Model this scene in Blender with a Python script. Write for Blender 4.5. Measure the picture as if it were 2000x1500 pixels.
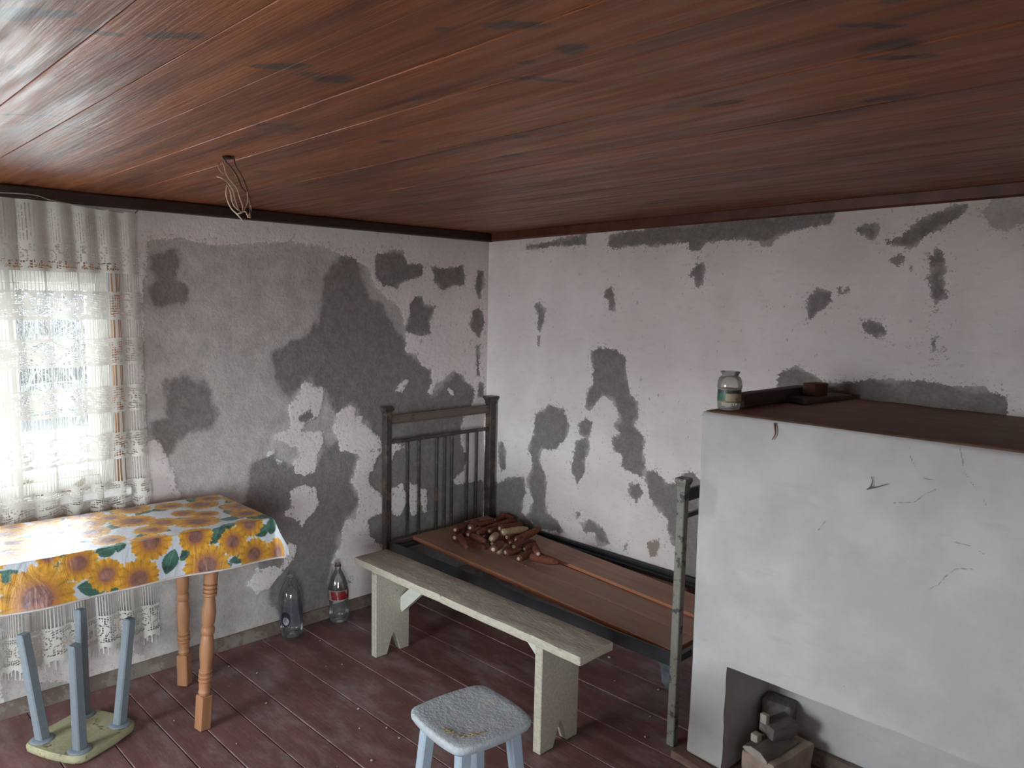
import bpy, bmesh, math, random
import numpy as np
from mathutils import Vector, Matrix, noise as mnoise

for o in list(bpy.data.objects):
    bpy.data.objects.remove(o, do_unlink=True)
scene = bpy.context.scene
COL = scene.collection
random.seed(7)
PI = math.pi

# ---------------------------------------------------------------- camera
# room corner (window wall / bed wall) is the origin; window wall is x=0, bed wall is y=0
F_PX = 1512.0
RW = Matrix(((0.7034942, 0.0908961, -0.7048644),
             (0.7104028, -0.0612096, 0.7011286),
             (0.0205853, -0.9939775, -0.1076334)))      # camera (right, down, forward) -> world
CAM = Vector((3.5154, -3.2721, 1.70))
cam_data = bpy.data.cameras.new('camera')
cam = bpy.data.objects.new('camera', cam_data)
COL.objects.link(cam)
m3 = Matrix((RW.col[0], -RW.col[1], -RW.col[2])).transposed()
cam.matrix_world = Matrix.Translation(CAM) @ m3.to_4x4()
cam_data.sensor_width = 36.0
cam_data.lens = F_PX / 2000.0 * 36.0
cam_data.clip_start = 0.05
scene.camera = cam

# ---------------------------------------------------------------- world, daylight, exposure
world = bpy.data.worlds.new('overcast_sky')
scene.world = world
world.use_nodes = True
bg = world.node_tree.nodes['Background']
bg.inputs['Color'].default_value = (0.90, 0.955, 1.0, 1)
bg.inputs['Strength'].default_value = 6.0
scene.view_settings.view_transform = 'Standard'
scene.view_settings.look = 'None'
scene.view_settings.gamma = 1.0
scene.view_settings.use_curve_mapping = False
scene.view_settings.exposure = 2.68
scene.cycles.max_bounces = 9
scene.cycles.diffuse_bounces = 6
scene.cycles.glossy_bounces = 3
scene.cycles.transmission_bounces = 4
scene.cycles.transparent_max_bounces = 16
scene.cycles.caustics_reflective = False
scene.cycles.caustics_refractive = False


def portal(name, loc, rot, sx, sy):
    l = bpy.data.lights.new(name, 'AREA')
    l.shape = 'RECTANGLE'
    l.size = sx
    l.size_y = sy
    l.cycles.is_portal = True
    o = bpy.data.objects.new(name, l)
    COL.objects.link(o)
    o.location = loc
    o.rotation_euler = rot
    return o


portal('window_portal', (-0.36, -2.535, 1.33), (0, -PI / 2, 0), 0.95, 0.76)
portal('window_portal', (1.0, -5.40, 1.28), (PI / 2, 0, 0), 1.54, 1.34)

portal('window_portal', (5.0, -4.2, 1.28), (0, PI / 2, 0), 1.36, 1.54)  # portal of the added fill window in the right wall


# ---------------------------------------------------------------- helpers
def unpx(p, ax, val):
    """photo pixel -> world point on the plane axis=val"""
    d = RW @ Vector((p[0] - 1000.0, p[1] - 750.0, F_PX))
    t = (val - CAM[ax]) / d[ax]
    return CAM + d * t


def lin(r, g, b):
    f = lambda c: (c / 255.0 / 12.92) if c <= 10 else ((c / 255.0 + 0.055) / 1.055) ** 2.4
    return (f(r), f(g), f(b), 1.0)


def tag(o, label=None, cat=None, group=None, kind=None):
    if label: o['label'] = label
    if cat: o['category'] = cat
    if group: o['group'] = group
    if kind: o['kind'] = kind
    return o


def empty(name, loc=(0, 0, 0), rz=0.0, rot=None):
    o = bpy.data.objects.new(name, None)
    COL.objects.link(o)
    o.location = loc
    o.rotation_euler = rot if rot else (0, 0, rz)
    o.empty_display_size = 0.1
    return o


def link(name, me, mat=None, parent=None, smooth=False):
    o = bpy.data.objects.new(name, me)
    COL.objects.link(o)
    if mat and not me.materials:
        me.materials.append(mat)
    if parent:
        o.parent = parent
    if smooth:
        me.shade_smooth()
    return o


def bmobj(name, bm, mat=None, parent=None, smooth=False, angle=None):
    me = bpy.data.meshes.new(name)
    bmesh.ops.recalc_face_normals(bm, faces=bm.faces[:])
    bm.to_mesh(me)
    bm.free()
    o = link(name, me, mat, parent, smooth)
    if angle is not None:
        me.shade_smooth()
        me.set_sharp_from_angle(angle=angle)
    return o


def plain(o):
    """limewash without patches or cracks"""
    n = len(o.data.vertices)
    for k, v in (('patch', -1.0), ('dark', -1.0), ('brown', -1.0), ('crack', 1.0)):
        o.data.attributes.new(k, 'FLOAT', 'POINT').data.foreach_set('value', [v] * n)
    return o


def box(bm, c, s, rot=None, bevel=0.0, seg=1, jit=0.0, sub=None):
    """box centred at c of size s; rot = matrix about its centre; sub = cuts along x, y, z; jit = uneven surface"""
    t = bmesh.new()
    bmesh.ops.create_cube(t, size=1.0)
    for v in t.verts:
        v.co = Vector((v.co.x * s[0], v.co.y * s[1], v.co.z * s[2]))
    for ax, n in enumerate(sub or ()):
        if n > 0:
            ee = [e for e in t.edges if abs((e.verts[0].co - e.verts[1].co)[ax]) > 1e-5 and (e.verts[0].co - e.verts[1].co).length - abs((e.verts[0].co - e.verts[1].co)[ax]) < 1e-5]
            bmesh.ops.subdivide_edges(t, edges=ee, cuts=n, use_grid_fill=True)
    if bevel:
        bmesh.ops.bevel(t, geom=[e for e in t.edges if e.calc_face_angle(0) > 0.5], offset=bevel, segments=seg, affect='EDGES', profile=0.6)
    M = rot.to_3x3() if rot else Matrix.Identity(3)
    C = Vector(c)
    new = []
    t.verts.index_update()
    for v in t.verts:
        p = v.co + (mnoise.noise_vector(v.co * 9.0 + C * 7) * jit if jit else Vector())
        new.append(bm.verts.new(M @ p + C))
    for f in t.faces:
        bm.faces.new([new[v.index] for v in f.verts])
    t.free()
    return new


def beam(bm, a, b, w, h, up=Vector((0, 0, 1)), bevel=0.0, taper=1.0):
    """square bar from a to b; w across, h along up; taper scales the b end"""
    a = Vector(a); b = Vector(b)
    d = (b - a); L = d.length; d.normalize()
    s = d.cross(up)
    if s.length < 1e-4:
        s = d.cross(Vector((0, 1, 0)))
    s.normalize()
    u = s.cross(d).normalized()
    M = Matrix((s, d, u)).transposed()
    vs = box(bm, (0, 0, 0), (w, L, h), bevel=bevel)
    for v in vs:
        if v.co.y > 0:
            v.co.x *= taper; v.co.z *= taper
        v.co = M @ v.co + (a + b) / 2
    return vs


def lathe(bm, prof, seg=24, off=(0, 0, 0), cap=True):
    """prof = [(r, z)...]"""
    off = Vector(off)
    rings = []
    for r, z in prof:
        rings.append([bm.verts.new(off + Vector((r * math.cos(2 * PI * k / seg), r * math.sin(2 * PI * k / seg), z))) for k in range(seg)])
    for a, b in zip(rings, rings[1:]):
        for k in range(seg):
            bm.faces.new((a[k], a[(k + 1) % seg], b[(k + 1) % seg], b[k]))
    if cap:
        bm.faces.new(rings[0][::-1])
        bm.faces.new(rings[-1])
    return [v for r in rings for v in r]


def smooth_path(pts, n=6):
    pts = [Vector(p) for p in pts]
    P = [pts[0] * 2 - pts[1]] + pts + [pts[-1] * 2 - pts[-2]]
    out = []
    for i in range(1, len(P) - 2):
        p0, p1, p2, p3 = P[i - 1:i + 3]
        for k in range(n):
            t = k / n
            out.append(0.5 * ((2 * p1) + (p2 - p0) * t + (2 * p0 - 5 * p1 + 4 * p2 - p3) * t * t + (3 * p1 - p0 - 3 * p2 + p3) * t ** 3))
    out.append(pts[-1])
    return out


def tube(bm, pts, r, seg=6):
    rings = []
    up = Vector((0.3, 0.2, 1)).normalized()
    for i, p in enumerate(pts):
        d = (pts[min(i + 1, len(pts) - 1)] - pts[max(i - 1, 0)])
        if d.length < 1e-7: d = Vector((0, 0, 1))
        d.normalize()
        s = d.cross(up)
        if s.length < 1e-3: s = d.cross(Vector((1, 0, 0)))
        s.normalize(); u = s.cross(d).normalized(); up = u
        rr = r(i / (len(pts) - 1)) if callable(r) else r
        rings.append([bm.verts.new(p + (s * math.cos(2 * PI * k / seg) + u * math.sin(2 * PI * k / seg)) * rr) for k in range(seg)])
    for a, b in zip(rings, rings[1:]):
        for k in range(seg):
            bm.faces.new((a[k], a[(k + 1) % seg], b[(k + 1) % seg], b[k]))
    bm.faces.new(rings[0][::-1]); bm.faces.new(rings[-1])


def prism(bm, poly, y0, y1, tf=lambda v: v):
    """polygon in (a, b) extruded between y0 and y1 : vertex (a, y, b)"""
    A = [bm.verts.new(tf(Vector((a, y0, b)))) for a, b in poly]
    B = [bm.verts.new(tf(Vector((a, y1, b)))) for a, b in poly]
    n = len(poly)
    bm.faces.new(A); bm.faces.new(B[::-1])
    for k in range(n):
        bm.faces.new((A[k], B[k], B[(k + 1) % n], A[(k + 1) % n]))


def grid_mesh(name, X, Y, Z, keep=None, attrs=None, colors=None):
    """structured surface from 2-D coordinate arrays (n, m)"""
    n, m = X.shape
    co = np.stack([X, Y, Z], -1).reshape(-1, 3).astype(np.float32)
    i = np.arange(n * m).reshape(n, m)
    q = np.stack([i[:-1, :-1], i[1:, :-1], i[1:, 1:], i[:-1, 1:]], -1)
    if keep is not None:
        q = q[keep]
    q = q.reshape(-1, 4)
    used = np.zeros(n * m, bool); used[q.ravel()] = True
    remap = np.cumsum(used) - 1
    q = remap[q]; co = co[used]
    me = bpy.data.meshes.new(name)
    me.vertices.add(len(co)); me.vertices.foreach_set('co', co.ravel())
    me.loops.add(q.size); me.loops.foreach_set('vertex_index', q.ravel().astype(np.int32))
    me.polygons.add(len(q))
    me.polygons.foreach_set('loop_start', (np.arange(len(q)) * 4).astype(np.int32))
    me.update(calc_edges=True)
    for k, a in (attrs or {}).items():
        at = me.attributes.new(k, 'FLOAT', 'POINT')
        at.data.foreach_set('value', a.reshape(-1)[used].astype(np.float32))
    for k, a in (colors or {}).items():
        at = me.attributes.new(k, 'FLOAT_COLOR', 'POINT')
        c = np.concatenate([a.reshape(-1, 3)[used], np.ones((used.sum(), 1))], 1)
        at.data.foreach_set('color', c.ravel().astype(np.float32))
    me.validate()
    return me


def sdf(poly, U, V):
    """signed distance to polygon, positive inside"""
    p = np.array(poly, float)
    d = np.full(U.shape, 1e9)
    ins = np.zeros(U.shape, bool)
    for (x0, y0), (x1, y1) in zip(p, np.roll(p, -1, 0)):
        ex, ey = x1 - x0, y1 - y0
        wx, wy = U - x0, V - y0
        t = np.clip((wx * ex + wy * ey) / (ex * ex + ey * ey + 1e-12), 0, 1)
        d = np.minimum(d, (wx - ex * t) ** 2 + (wy - ey * t) ** 2)
        c = ((y0 <= V) & (y1 > V)) | ((y1 <= V) & (y0 > V))
        with np.errstate(divide='ignore', invalid='ignore'):
            xi = x0 + (V - y0) / (y1 - y0 if y1 != y0 else 1e-12) * ex
        ins ^= c & (U < xi)
    d = np.sqrt(d)
    return np.where(ins, d, -d)


def vnoise(U, V, s, seed=0, oct=3):
    """fractal value noise in numpy, about -1..1"""
    rs = np.random.RandomState(seed)
    T = rs.rand(256, 256) * 2 - 1
    out = np.zeros(U.shape); amp = 1.0; tot = 0
    for o in range(oct):
        u = U * s + 37.1 * o; v = V * s + 11.7 * o
        iu = np.floor(u).astype(int); iv = np.floor(v).astype(int)
        fu = u - iu; fv = v - iv
        fu = fu * fu * (3 - 2 * fu); fv = fv * fv * (3 - 2 * fv)
        g = lambda a, b: T[(iu + a) % 256, (iv + b) % 256]
        out += amp * ((g(0, 0) * (1 - fu) + g(1, 0) * fu) * (1 - fv) + (g(0, 1) * (1 - fu) + g(1, 1) * fu) * fv)
        tot += amp; amp *= 0.55; s *= 2.03
    return out / tot * 1.4


# ---------------------------------------------------------------- materials
class Mat:
    def __init__(self, name):
        self.m = bpy.data.materials.new(name)
        self.m.use_nodes = True
        self.t = self.m.node_tree
        self.t.nodes.clear()
        self.out = self.t.nodes.new('ShaderNodeOutputMaterial')

    def n(self, kind, props=None, **inp):
        nd = self.t.nodes.new('ShaderNode' + kind)
        for k, v in (props or {}).items():
            setattr(nd, k, v)
        for k, v in inp.items():
            k = k.replace('_', ' ')
            s = nd.inputs[int(k[1:])] if (k[0] == 'i' and k[1:].isdigit()) else nd.inputs[k]
            self.set(s, v)
        return nd

    def set(self, s, v):
        if isinstance(v, bpy.types.NodeSocket):
            self.t.links.new(v, s)
        elif isinstance(v, bpy.types.Node):
            self.t.links.new(v.outputs[0], s)
        else:
            s.default_value = v

    def math(self, op, a, b=0.0, c=None):
        nd = self.n('Math', {'operation': op}, i0=a, i1=b)
        if c is not None:
            self.set(nd.inputs[2], c)
        return nd.outputs[0]

    def mix(self, f, a, b, mode='MIX'):
        nd = self.n('Mix', {'data_type': 'RGBA', 'blend_type': mode})
        self.set(nd.inputs[0], f); self.set(nd.inputs[6], a); self.set(nd.inputs[7], b)
        return nd.outputs[2]

    def step(self, v, a, b, lo=0.0, hi=1.0):
        return self.n('MapRange', {'interpolation_type': 'SMOOTHSTEP'}, i0=v, i1=a, i2=b, i3=lo, i4=hi).outputs[0]

    def noise(self, vec, scale, detail=4.0, rough=0.55, dist=0.0):
        return self.n('TexNoise', Vector=vec, Scale=scale, Detail=detail, Roughness=rough, Distortion=dist).outputs[0]

    def pos(self, scale=(1, 1, 1), rnd=False, obj=False):
        if obj:
            v = self.n('TexCoord').outputs['Object']
        else:
            v = self.n('NewGeometry').outputs['Position']
        if rnd:
            oi = self.n('ObjectInfo').outputs['Random']
            k = self.math('MULTIPLY', oi, 61.7)
            cx = self.n('CombineXYZ', i0=k, i1=self.math('MULTIPLY', oi, 23.1), i2=self.math('MULTIPLY', oi, 9.3))
            v = self.n('VectorMath', {'operation': 'ADD'}, i0=v, i1=cx.outputs[0]).outputs[0]
        return self.n('Mapping', Vector=v, Scale=scale).outputs[0]

    def bump(self, h, strength=0.3, dist=0.01, normal=None):
        nd = self.n('Bump', Height=h, Strength=strength, Distance=dist)
        if normal is not None:
            self.set(nd.inputs['Normal'], normal)
        return nd.outputs[0]

    def pbr(self, color, rough=0.6, normal=None, spec=0.5, metal=0.0, coat=0.0, coat_rough=0.2, **kw):
        p = self.n('BsdfPrincipled', Base_Color=color, Roughness=rough, Metallic=metal)
        p.inputs['Specular IOR Level'].default_value = spec
        p.inputs['Coat Weight'].default_value = coat
        p.inputs['Coat Roughness'].default_value = coat_rough
        if normal is not None:
            self.set(p.inputs['Normal'], normal)
        for k, v in kw.items():
            self.set(p.inputs[k.replace('_', ' ')], v)
        self.t.links.new(p.outputs[0], self.out.inputs[0])
        return p

    def surf(self, sh):
        self.set(self.out.inputs[0], sh)


def simple(name, color, rough=0.6, var=0.15, scale=20, bump=0.15, spec=0.4, metal=0.0, rnd=True, stretch=(1, 1, 1)):
    M = Mat(name)
    v = M.pos(stretch, rnd=rnd, obj=True)
    n = M.noise(v, scale, 5)
    c2 = tuple(x * (1 - var * 2) for x in color[:3]) + (1,)
    col = M.mix(M.step(n, 0.3, 0.7), c2, color)
    M.pbr(col, rough, M.bump(n, bump, 0.004), spec, metal)
    return M.m


def mat_wall(name='whitewashed_plaster'):
    M = Mat(name)
    p = M.pos()
    patch = M.n('Attribute', {'attribute_name': 'patch'}).outputs['Fac']
    dark = M.n('Attribute', {'attribute_name': 'dark'}).outputs['Fac']
    brown = M.n('Attribute', {'attribute_name': 'brown'}).outputs['Fac']
    n1 = M.noise(p, 22, 6, 0.65)
    n2 = M.noise(p, 90, 4, 0.6)
    e = M.math('ADD', patch, M.math('MULTIPLY', M.math('SUBTRACT', n1, 0.5), 0.058))
    e = M.math('ADD', e, M.math('MULTIPLY', M.math('SUBTRACT', n2, 0.5), 0.034))
    mask = M.step(e, -0.0012, 0.0012)
    # small chips where the lime has flaked, gathered by a broad noise
    zone = M.step(M.noise(p, 2.3, 2), 0.42, 0.70)
    n3 = M.noise(M.pos((1, 1, 0.6)), 34, 3, 0.7)
    th = M.math('SUBTRACT', n3, M.math('MULTIPLY', zone, 0.045))
    chips = M.step(th, 0.318, 0.302)
    near = M.step(patch, -0.09, -0.0, 0.0, 0.13)
    chips2 = M.step(M.math('SUBTRACT', M.noise(p, 60, 3, 0.7), near), 0.285, 0.27)
    chips = M.math('MAXIMUM', chips, chips2)
    full = M.math('MAXIMUM', mask, M.math('MULTIPLY', chips, 0.85))
    w = M.mix(M.step(M.noise(p, 3.0, 3), 0.35, 0.7), (0.69, 0.61, 0.585, 1), (0.78, 0.705, 0.68, 1))
    w = M.mix(M.step(M.noise(M.pos((1, 1, 3)), 14, 4, 0.7), 0.5, 0.75, 0, 0.35), w, (0.50, 0.44, 0.41, 1))
    streak = M.noise(M.pos((3, 3, 22)), 6, 3, 0.6)
    big = M.noise(p, 9.5, 5, 0.7)
    g_mid = M.mix(M.step(big, 0.3, 0.7), (0.40, 0.36, 0.337, 1), (0.53, 0.482, 0.455, 1))
    g_mid = M.mix(M.step(streak, 0.55, 0.75, 0, 0.25), g_mid, (0.53, 0.485, 0.46, 1))
    g_mid = M.mix(M.step(n2, 0.52, 0.70, 0, 0.35), g_mid, (0.25, 0.225, 0.21, 1))
    g_mid = M.mix(M.step(n1, 0.60, 0.74, 0, 0.4), g_mid, (0.27, 0.24, 0.22, 1))
    g_drk = M.mix(M.step(M.math('ADD', M.math('MULTIPLY', n1, 0.55), M.math('MULTIPLY', n2, 0.45)), 0.36, 0.64), (0.185, 0.162, 0.150, 1), (0.255, 0.226, 0.212, 1))
    dk = M.step(M.math('ADD', dark, M.math('MULTIPLY', M.math('SUBTRACT', big, 0.5), 0.16)), -0.02, 0.02)
    g = M.mix(dk, g_mid, g_drk)
    col = M.mix(full, w, g)
    col = M.mix(M.math('MULTIPLY', M.step(M.math('ADD', brown, M.math('MULTIPLY', M.math('SUBTRACT', n2, 0.5), 0.05)), -0.004, 0.004), 0.8), col, (0.21, 0.135, 0.105, 1))
    h = M.math('MULTIPLY', M.noise(p, 30, 5, 0.7), 0.9)
    M.pbr(col, 0.92, M.bump(h, 0.8, 0.007), 0.15)
    return M.m


def mat_stove():
    M = Mat('stove_limewash')
    p = M.pos()
    patch = M.n('Attribute', {'attribute_name': 'patch'}).outputs['Fac']
    crack = M.n('Attribute', {'attribute_name': 'crack'}).outputs['Fac']
    n = M.noise(p, 4, 4, 0.6)
    w = M.mix(M.step(n, 0.3, 0.7), (0.46, 0.438, 0.42, 1), (0.545, 0.533, 0.522, 1))
    e = M.math('ADD', patch, M.math('MULTIPLY', M.math('SUBTRACT', M.noise(p, 25, 4, 0.65), 0.5), 0.05))
    w = M.mix(M.math('MULTIPLY', M.step(e, -0.012, 0.012), 0.6), w, (0.40, 0.395, 0.39, 1))
    sm = M.noise(M.pos((2, 2, 7)), 3.2, 4, 0.6)
    w = M.mix(M.step(sm, 0.54, 0.72, 0, 0.5), w, (0.44, 0.435, 0.435, 1))
    ck = M.math('ADD', crack, M.math('MULTIPLY', M.math('SUBTRACT', M.noise(p, 60, 3), 0.5), 0.006))
    w = M.mix(M.step(ck, 0.0024, 0.0006, 0, 0.7), w, (0.22, 0.18, 0.15, 1))
    spk = M.step(M.noise(p, 42, 3, 0.6), 0.235, 0.215)
    w = M.mix(spk, w, (0.2, 0.19, 0.17, 1))
    h = M.noise(p, 26, 4, 0.68)
    M.pbr(w, 0.85, M.bump(h, 0.35, 0.006), 0.2)
    return M.m


def mat_ceiling(knots):
    M = Mat('varnished_ceiling_pine')
    v = M.pos((0.55, 9, 9), rnd=True)
    fine = M.noise(M.pos((1.1, 60, 60), rnd=True), 1.9, 4, 0.65)
    g = M.noise(v, 1.5, 5, 0.62, 0.5)
    blot = M.noise(M.pos((0.7, 2.2, 2.2), rnd=True), 2.0, 4, 0.6)
    c = M.mix(M.step(g, 0.25, 0.72), (0.095, 0.026, 0.0080, 1), (0.30, 0.090, 0.026, 1))
    c = M.mix(M.step(blot, 0.44, 0.26, 0.0, 0.7), c, (0.060, 0.017, 0.006, 1))
    c = M.mix(M.step(blot, 0.5, 0.75, 0.0, 0.5), c, (0.17, 0.047, 0.0145, 1))
    c = M.mix(M.step(fine, 0.57, 0.72, 0, 0.6), c, (0.46, 0.20, 0.085, 1))
    c = M.mix(M.step(fine, 0.40, 0.28, 0, 0.6), c, (0.085, 0.029, 0.016, 1))
    # knots and dark flecks
    P = M.n('NewGeometry').outputs['Position']
    dn = M.n('VectorMath', {'operation': 'SCALE'}, i0=M.n('VectorMath', {'operation': 'SUBTRACT'}, i0=M.n('TexNoise', Vector=P, Scale=24.0, Detail=3.0).outputs['Color'], i1=(0.5, 0.5, 0.5)).outputs[0], Scale=0.035).outputs[0]
    Pd = M.n('VectorMath', {'operation': 'ADD'}, i0=P, i1=dn).outputs[0]
    acc = None
    for (x, y, a, sx, sy) in knots:
        mp = M.n('Mapping', {'vector_type': 'TEXTURE'}, Vector=Pd, Location=(x, y, 0), Rotation=(0, 0, a), Scale=(sx, sy, 1000.0))
        L = M.n('VectorMath', {'operation': 'LENGTH'}, i0=mp.outputs[0]).outputs['Value']
        acc = L if acc is None else M.math('MINIMUM', acc, L)
    k = M.step(acc, 1.25, 0.7)
    vor = M.n('TexVoronoi', {'feature': 'F1'}, Vector=M.pos((1.1, 3.6, 0.01), rnd=True), Scale=2.3)
    kk = M.step(M.math('ADD', vor.outputs['Distance'], M.math('MULTIPLY', M.math('SUBTRACT', M.noise(P, 20, 3), 0.5), 0.10)), 0.085, 0.045)
    k = M.math('MAXIMUM', k, M.math('MULTIPLY', kk, 0.8))
    c = M.mix(M.math('MULTIPLY', k, 0.85), c, (0.040, 0.021, 0.014, 1))
    h = M.math('ADD', M.math('MULTIPLY', fine, 0.5), g)
    rough = M.step(M.noise(M.pos((1.2, 14, 14), rnd=True), 2.5, 2), 0.3, 0.75, 0.34, 0.56)
    M.pbr(c, rough, M.bump(h, 0.42, 0.006), 0.42)
    return M.m


def mat_floor():
    M = Mat('worn_red_floor_paint')
    v = M.pos((1, 5, 5), rnd=True)
    n = M.noise(v, 3, 5, 0.65)
    c = M.mix(M.step(n, 0.25, 0.75), (0.115, 0.052, 0.049, 1), (0.185, 0.080, 0.073, 1))
    p = M.pos()
    dust = M.step(M.noise(M.pos((1.0, 2.2, 1)), 3.2, 6, 0.72), 0.42, 0.76, 0, 0.7)
    c = M.mix(dust, c, (0.30, 0.245, 0.235, 1))
    sc = M.step(M.noise(M.pos((4, 30, 1)), 4, 4, 0.7, 1.0), 0.63, 0.71, 0, 0.55)
    c = M.mix(sc, c, (0.26, 0.2, 0.18, 1))
    spk = M.step(M.noise(p, 75, 2), 0.745, 0.765, 0, 0.8)
    c = M.mix(spk, c, (0.4, 0.36, 0.33, 1))
    # edges of the boards are rubbed pale
    ob = M.n('TexCoord').outputs['Generated']
    gy = M.n('SeparateXYZ', Vector=ob).outputs[1]
    ed = M.math('ABSOLUTE', M.math('SUBTRACT', gy, 0.5))
    ed = M.math('ADD', ed, M.math('MULTIPLY', M.math('SUBTRACT', M.noise(M.pos((8, 2, 1)), 3, 5), 0.5), 0.05))
    c = M.mix(M.math('MULTIPLY', M.step(ed, 0.466, 0.494, 0, 0.75), M.step(M.noise(M.pos((3, 6, 1)), 2.2, 6, 0.7), 0.38, 0.62)), c, (0.30, 0.215, 0.195, 1))
    h = M.noise(M.pos((2, 14, 1), rnd=True), 7, 4, 0.65)
    M.pbr(c, M.step(n, 0.2, 0.8, 0.44, 0.66), M.bump(h, 0.25, 0.004), 0.35)
    return M.m


def mat_painted(name, paint, wood, grime, wear_lo=0.60, wear_hi=0.66, scale=9, topwear=0.0, rough=0.6, stretch=(1, 1, 1), bump=0.4):
    """old brush paint with chips down to wood; topwear: dust rubbed into faces that look up"""
    M = Mat(name)
    p = M.pos(stretch, rnd=True, obj=True)
    n = M.noise(p, scale, 6, 0.68)
    f = M.noise(p, scale * 6, 3, 0.6)
    c = M.mix(M.step(f, 0.3, 0.7, 0, 0.5), paint, grime)
    c = M.mix(M.step(M.math('ADD', n, M.math('MULTIPLY', f, 0.15)), wear_lo + 0.07, wear_hi + 0.07), c, wood)
    if topwear:
        nz = M.n('SeparateXYZ', Vector=M.n('NewGeometry').outputs['Normal']).outputs[2]
        tw = M.math('MULTIPLY', M.step(nz, 0.6, 0.95), M.step(M.noise(p, scale * 1.3, 8, 0.7), 0.32, 0.62, 0.25, topwear))
        c = M.mix(tw, c, grime)
    h = M.math('ADD', n, M.math('MULTIPLY', f, 0.5))
    M.pbr(c, rough, M.bump(h, bump, 0.006), 0.35)
    return M.m


def mat_glass(name, tint=(0.93, 0.96, 0.95, 1), gloss=0.06, rough=0.03, ior=1.45, haze=0.0, haze_col=(0.6, 0.6, 0.58, 1)):
    M = Mat(name)
    tr = M.n('BsdfTransparent', Color=tint)
    gl = M.n('BsdfGlossy', Color=(1, 1, 1, 1), Roughness=rough)
    fr = M.n('Fresnel', IOR=ior).outputs[0]
    sh = M.n('MixShader', i0=M.math('ADD', M.math('MULTIPLY', fr, 0.9), gloss * 0.3), i1=tr.outputs[0], i2=gl.outputs[0]).outputs[0]
    if haze:
        df = M.n('BsdfDiffuse', Color=haze_col)
        hz = M.step(M.noise(M.pos(obj=True), 18, 5), 0.25, 0.75, haze * 0.5, haze)
        sh = M.n('MixShader', i0=hz, i1=sh, i2=df.outputs[0]).outputs[0]
    M.surf(sh)
    return M.m


M_WALL = mat_wall()
M_STOVE = mat_stove()
M_FLOOR = mat_floor()
M_TRIM = simple('dark_brown_trim_paint', (0.035, 0.015, 0.011, 1), 0.45, 0.2, 12, 0.2, 0.4, stretch=(1, 1, 4))
M_TRIM2 = simple('red_brown_trim_paint', (0.12, 0.036, 0.02, 1), 0.4, 0.2, 12, 0.2, 0.4)
M_BASE = mat_painted('worn_baseboard_paint', (0.15, 0.105, 0.085, 1), (0.19, 0.16, 0.135, 1), (0.115, 0.085, 0.072, 1), 0.5, 0.56, 10)
M_WHITEFRAME = mat_painted('white_window_paint', (0.80, 0.80, 0.77, 1), (0.42, 0.36, 0.28, 1), (0.6, 0.6, 0.56, 1), 0.66, 0.7, 8)
M_CASING = simple('orange_brown_casing', (0.42, 0.22, 0.115, 1), 0.55, 0.12, 9, 0.1, stretch=(1, 1, 0.2))
M_PANE = mat_glass('window_glass', (0.93, 0.96, 0.97, 1), 0.03, 0.01)
M_BACK = simple('grey_backing', (0.03, 0.02, 0.016, 1), 0.9, 0.1)

# ---------------------------------------------------------------- the room shell
RX, RY = 4.8, -5.2           # far extents of the room
WH = 2.26
CEIL0, CEILS = 2.098, 0.0196  # ceiling height at x=0 and its rise along x


def ceil_z(x):
    return CEIL0 + CEILS * x


def frange(a, b, st):
    n = max(1, int(round((b - a) / st)))
    return np.linspace(a, b, n + 1)


# patches traced from the photograph, turned into metres on each wall
def polyL(pts):      # crop [250,420,980,1160] at 0.4932
    return [(unpx((250 + .4932 * x, 420 + .4932 * y), 0, 0)[1], unpx((250 + .4932 * x, 420 + .4932 * y), 0, 0)[2]) for x, y in pts]


def polyB(pts):      # crop [940,380,2000,1130] at 0.53
    return [(unpx((940 + .53 * x, 380 + .53 * y), 1, 0)[0], unpx((940 + .53 * x, 380 + .53 * y), 1, 0)[2]) for x, y in pts]


L_UNION = [[(70, 150), (75, 115), (130, 90), (220, 95), (320, 112), (430, 120), (560, 105), (700, 110), (800, 130), (850, 158), (905, 165), (960, 215),
            (985, 290), (1020, 320), (1080, 370), (1095, 430), (1105, 545), (1140, 558), (1165, 600), (1200, 610), (1205, 660), (1185, 700), (1200, 720),
            (1215, 680), (1245, 650), (1290, 615), (1330, 640), (1375, 690), (1370, 740), (1330, 800), (1322, 850), (1322, 900), (1345, 960), (1330, 1010),
            (1290, 1050), (1310, 1065), (1400, 1050), (1410, 1080), (1440, 1120), (1440, 1500), (1050, 1500), (1000, 1300), (830, 1500), (780, 1700),
            (300, 1950), (-200, 2100), (-500, 2100), (-500, 1600), (60, 1200), (70, 800), (60, 400)],
           [(985, 150), (1060, 138), (1090, 145), (1110, 190), (1170, 195), (1170, 245), (1130, 255), (1090, 265), (1070, 290), (1020, 280), (980, 255)],
           [(1195, 200), (1250, 210), (1330, 195), (1335, 280), (1290, 280), (1250, 300), (1215, 270), (1210, 235)],
           [(1385, 220), (1410, 220), (1410, 280), (1390, 330), (1375, 290)],
           [(1120, 350), (1140, 320), (1165, 320), (1175, 350), (1220, 360), (1215, 390), (1195, 420), (1200, 470), (1150, 480), (1100, 460), (1115, 400)],
           [(1370, 380), (1390, 365), (1410, 400), (1415, 430), (1390, 485), (1350, 440)],
           [(1378, 515), (1394, 515), (1390, 640), (1380, 640)],
           [(1388, 655), (1412, 660), (1410, 720), (1385, 725)]]
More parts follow.
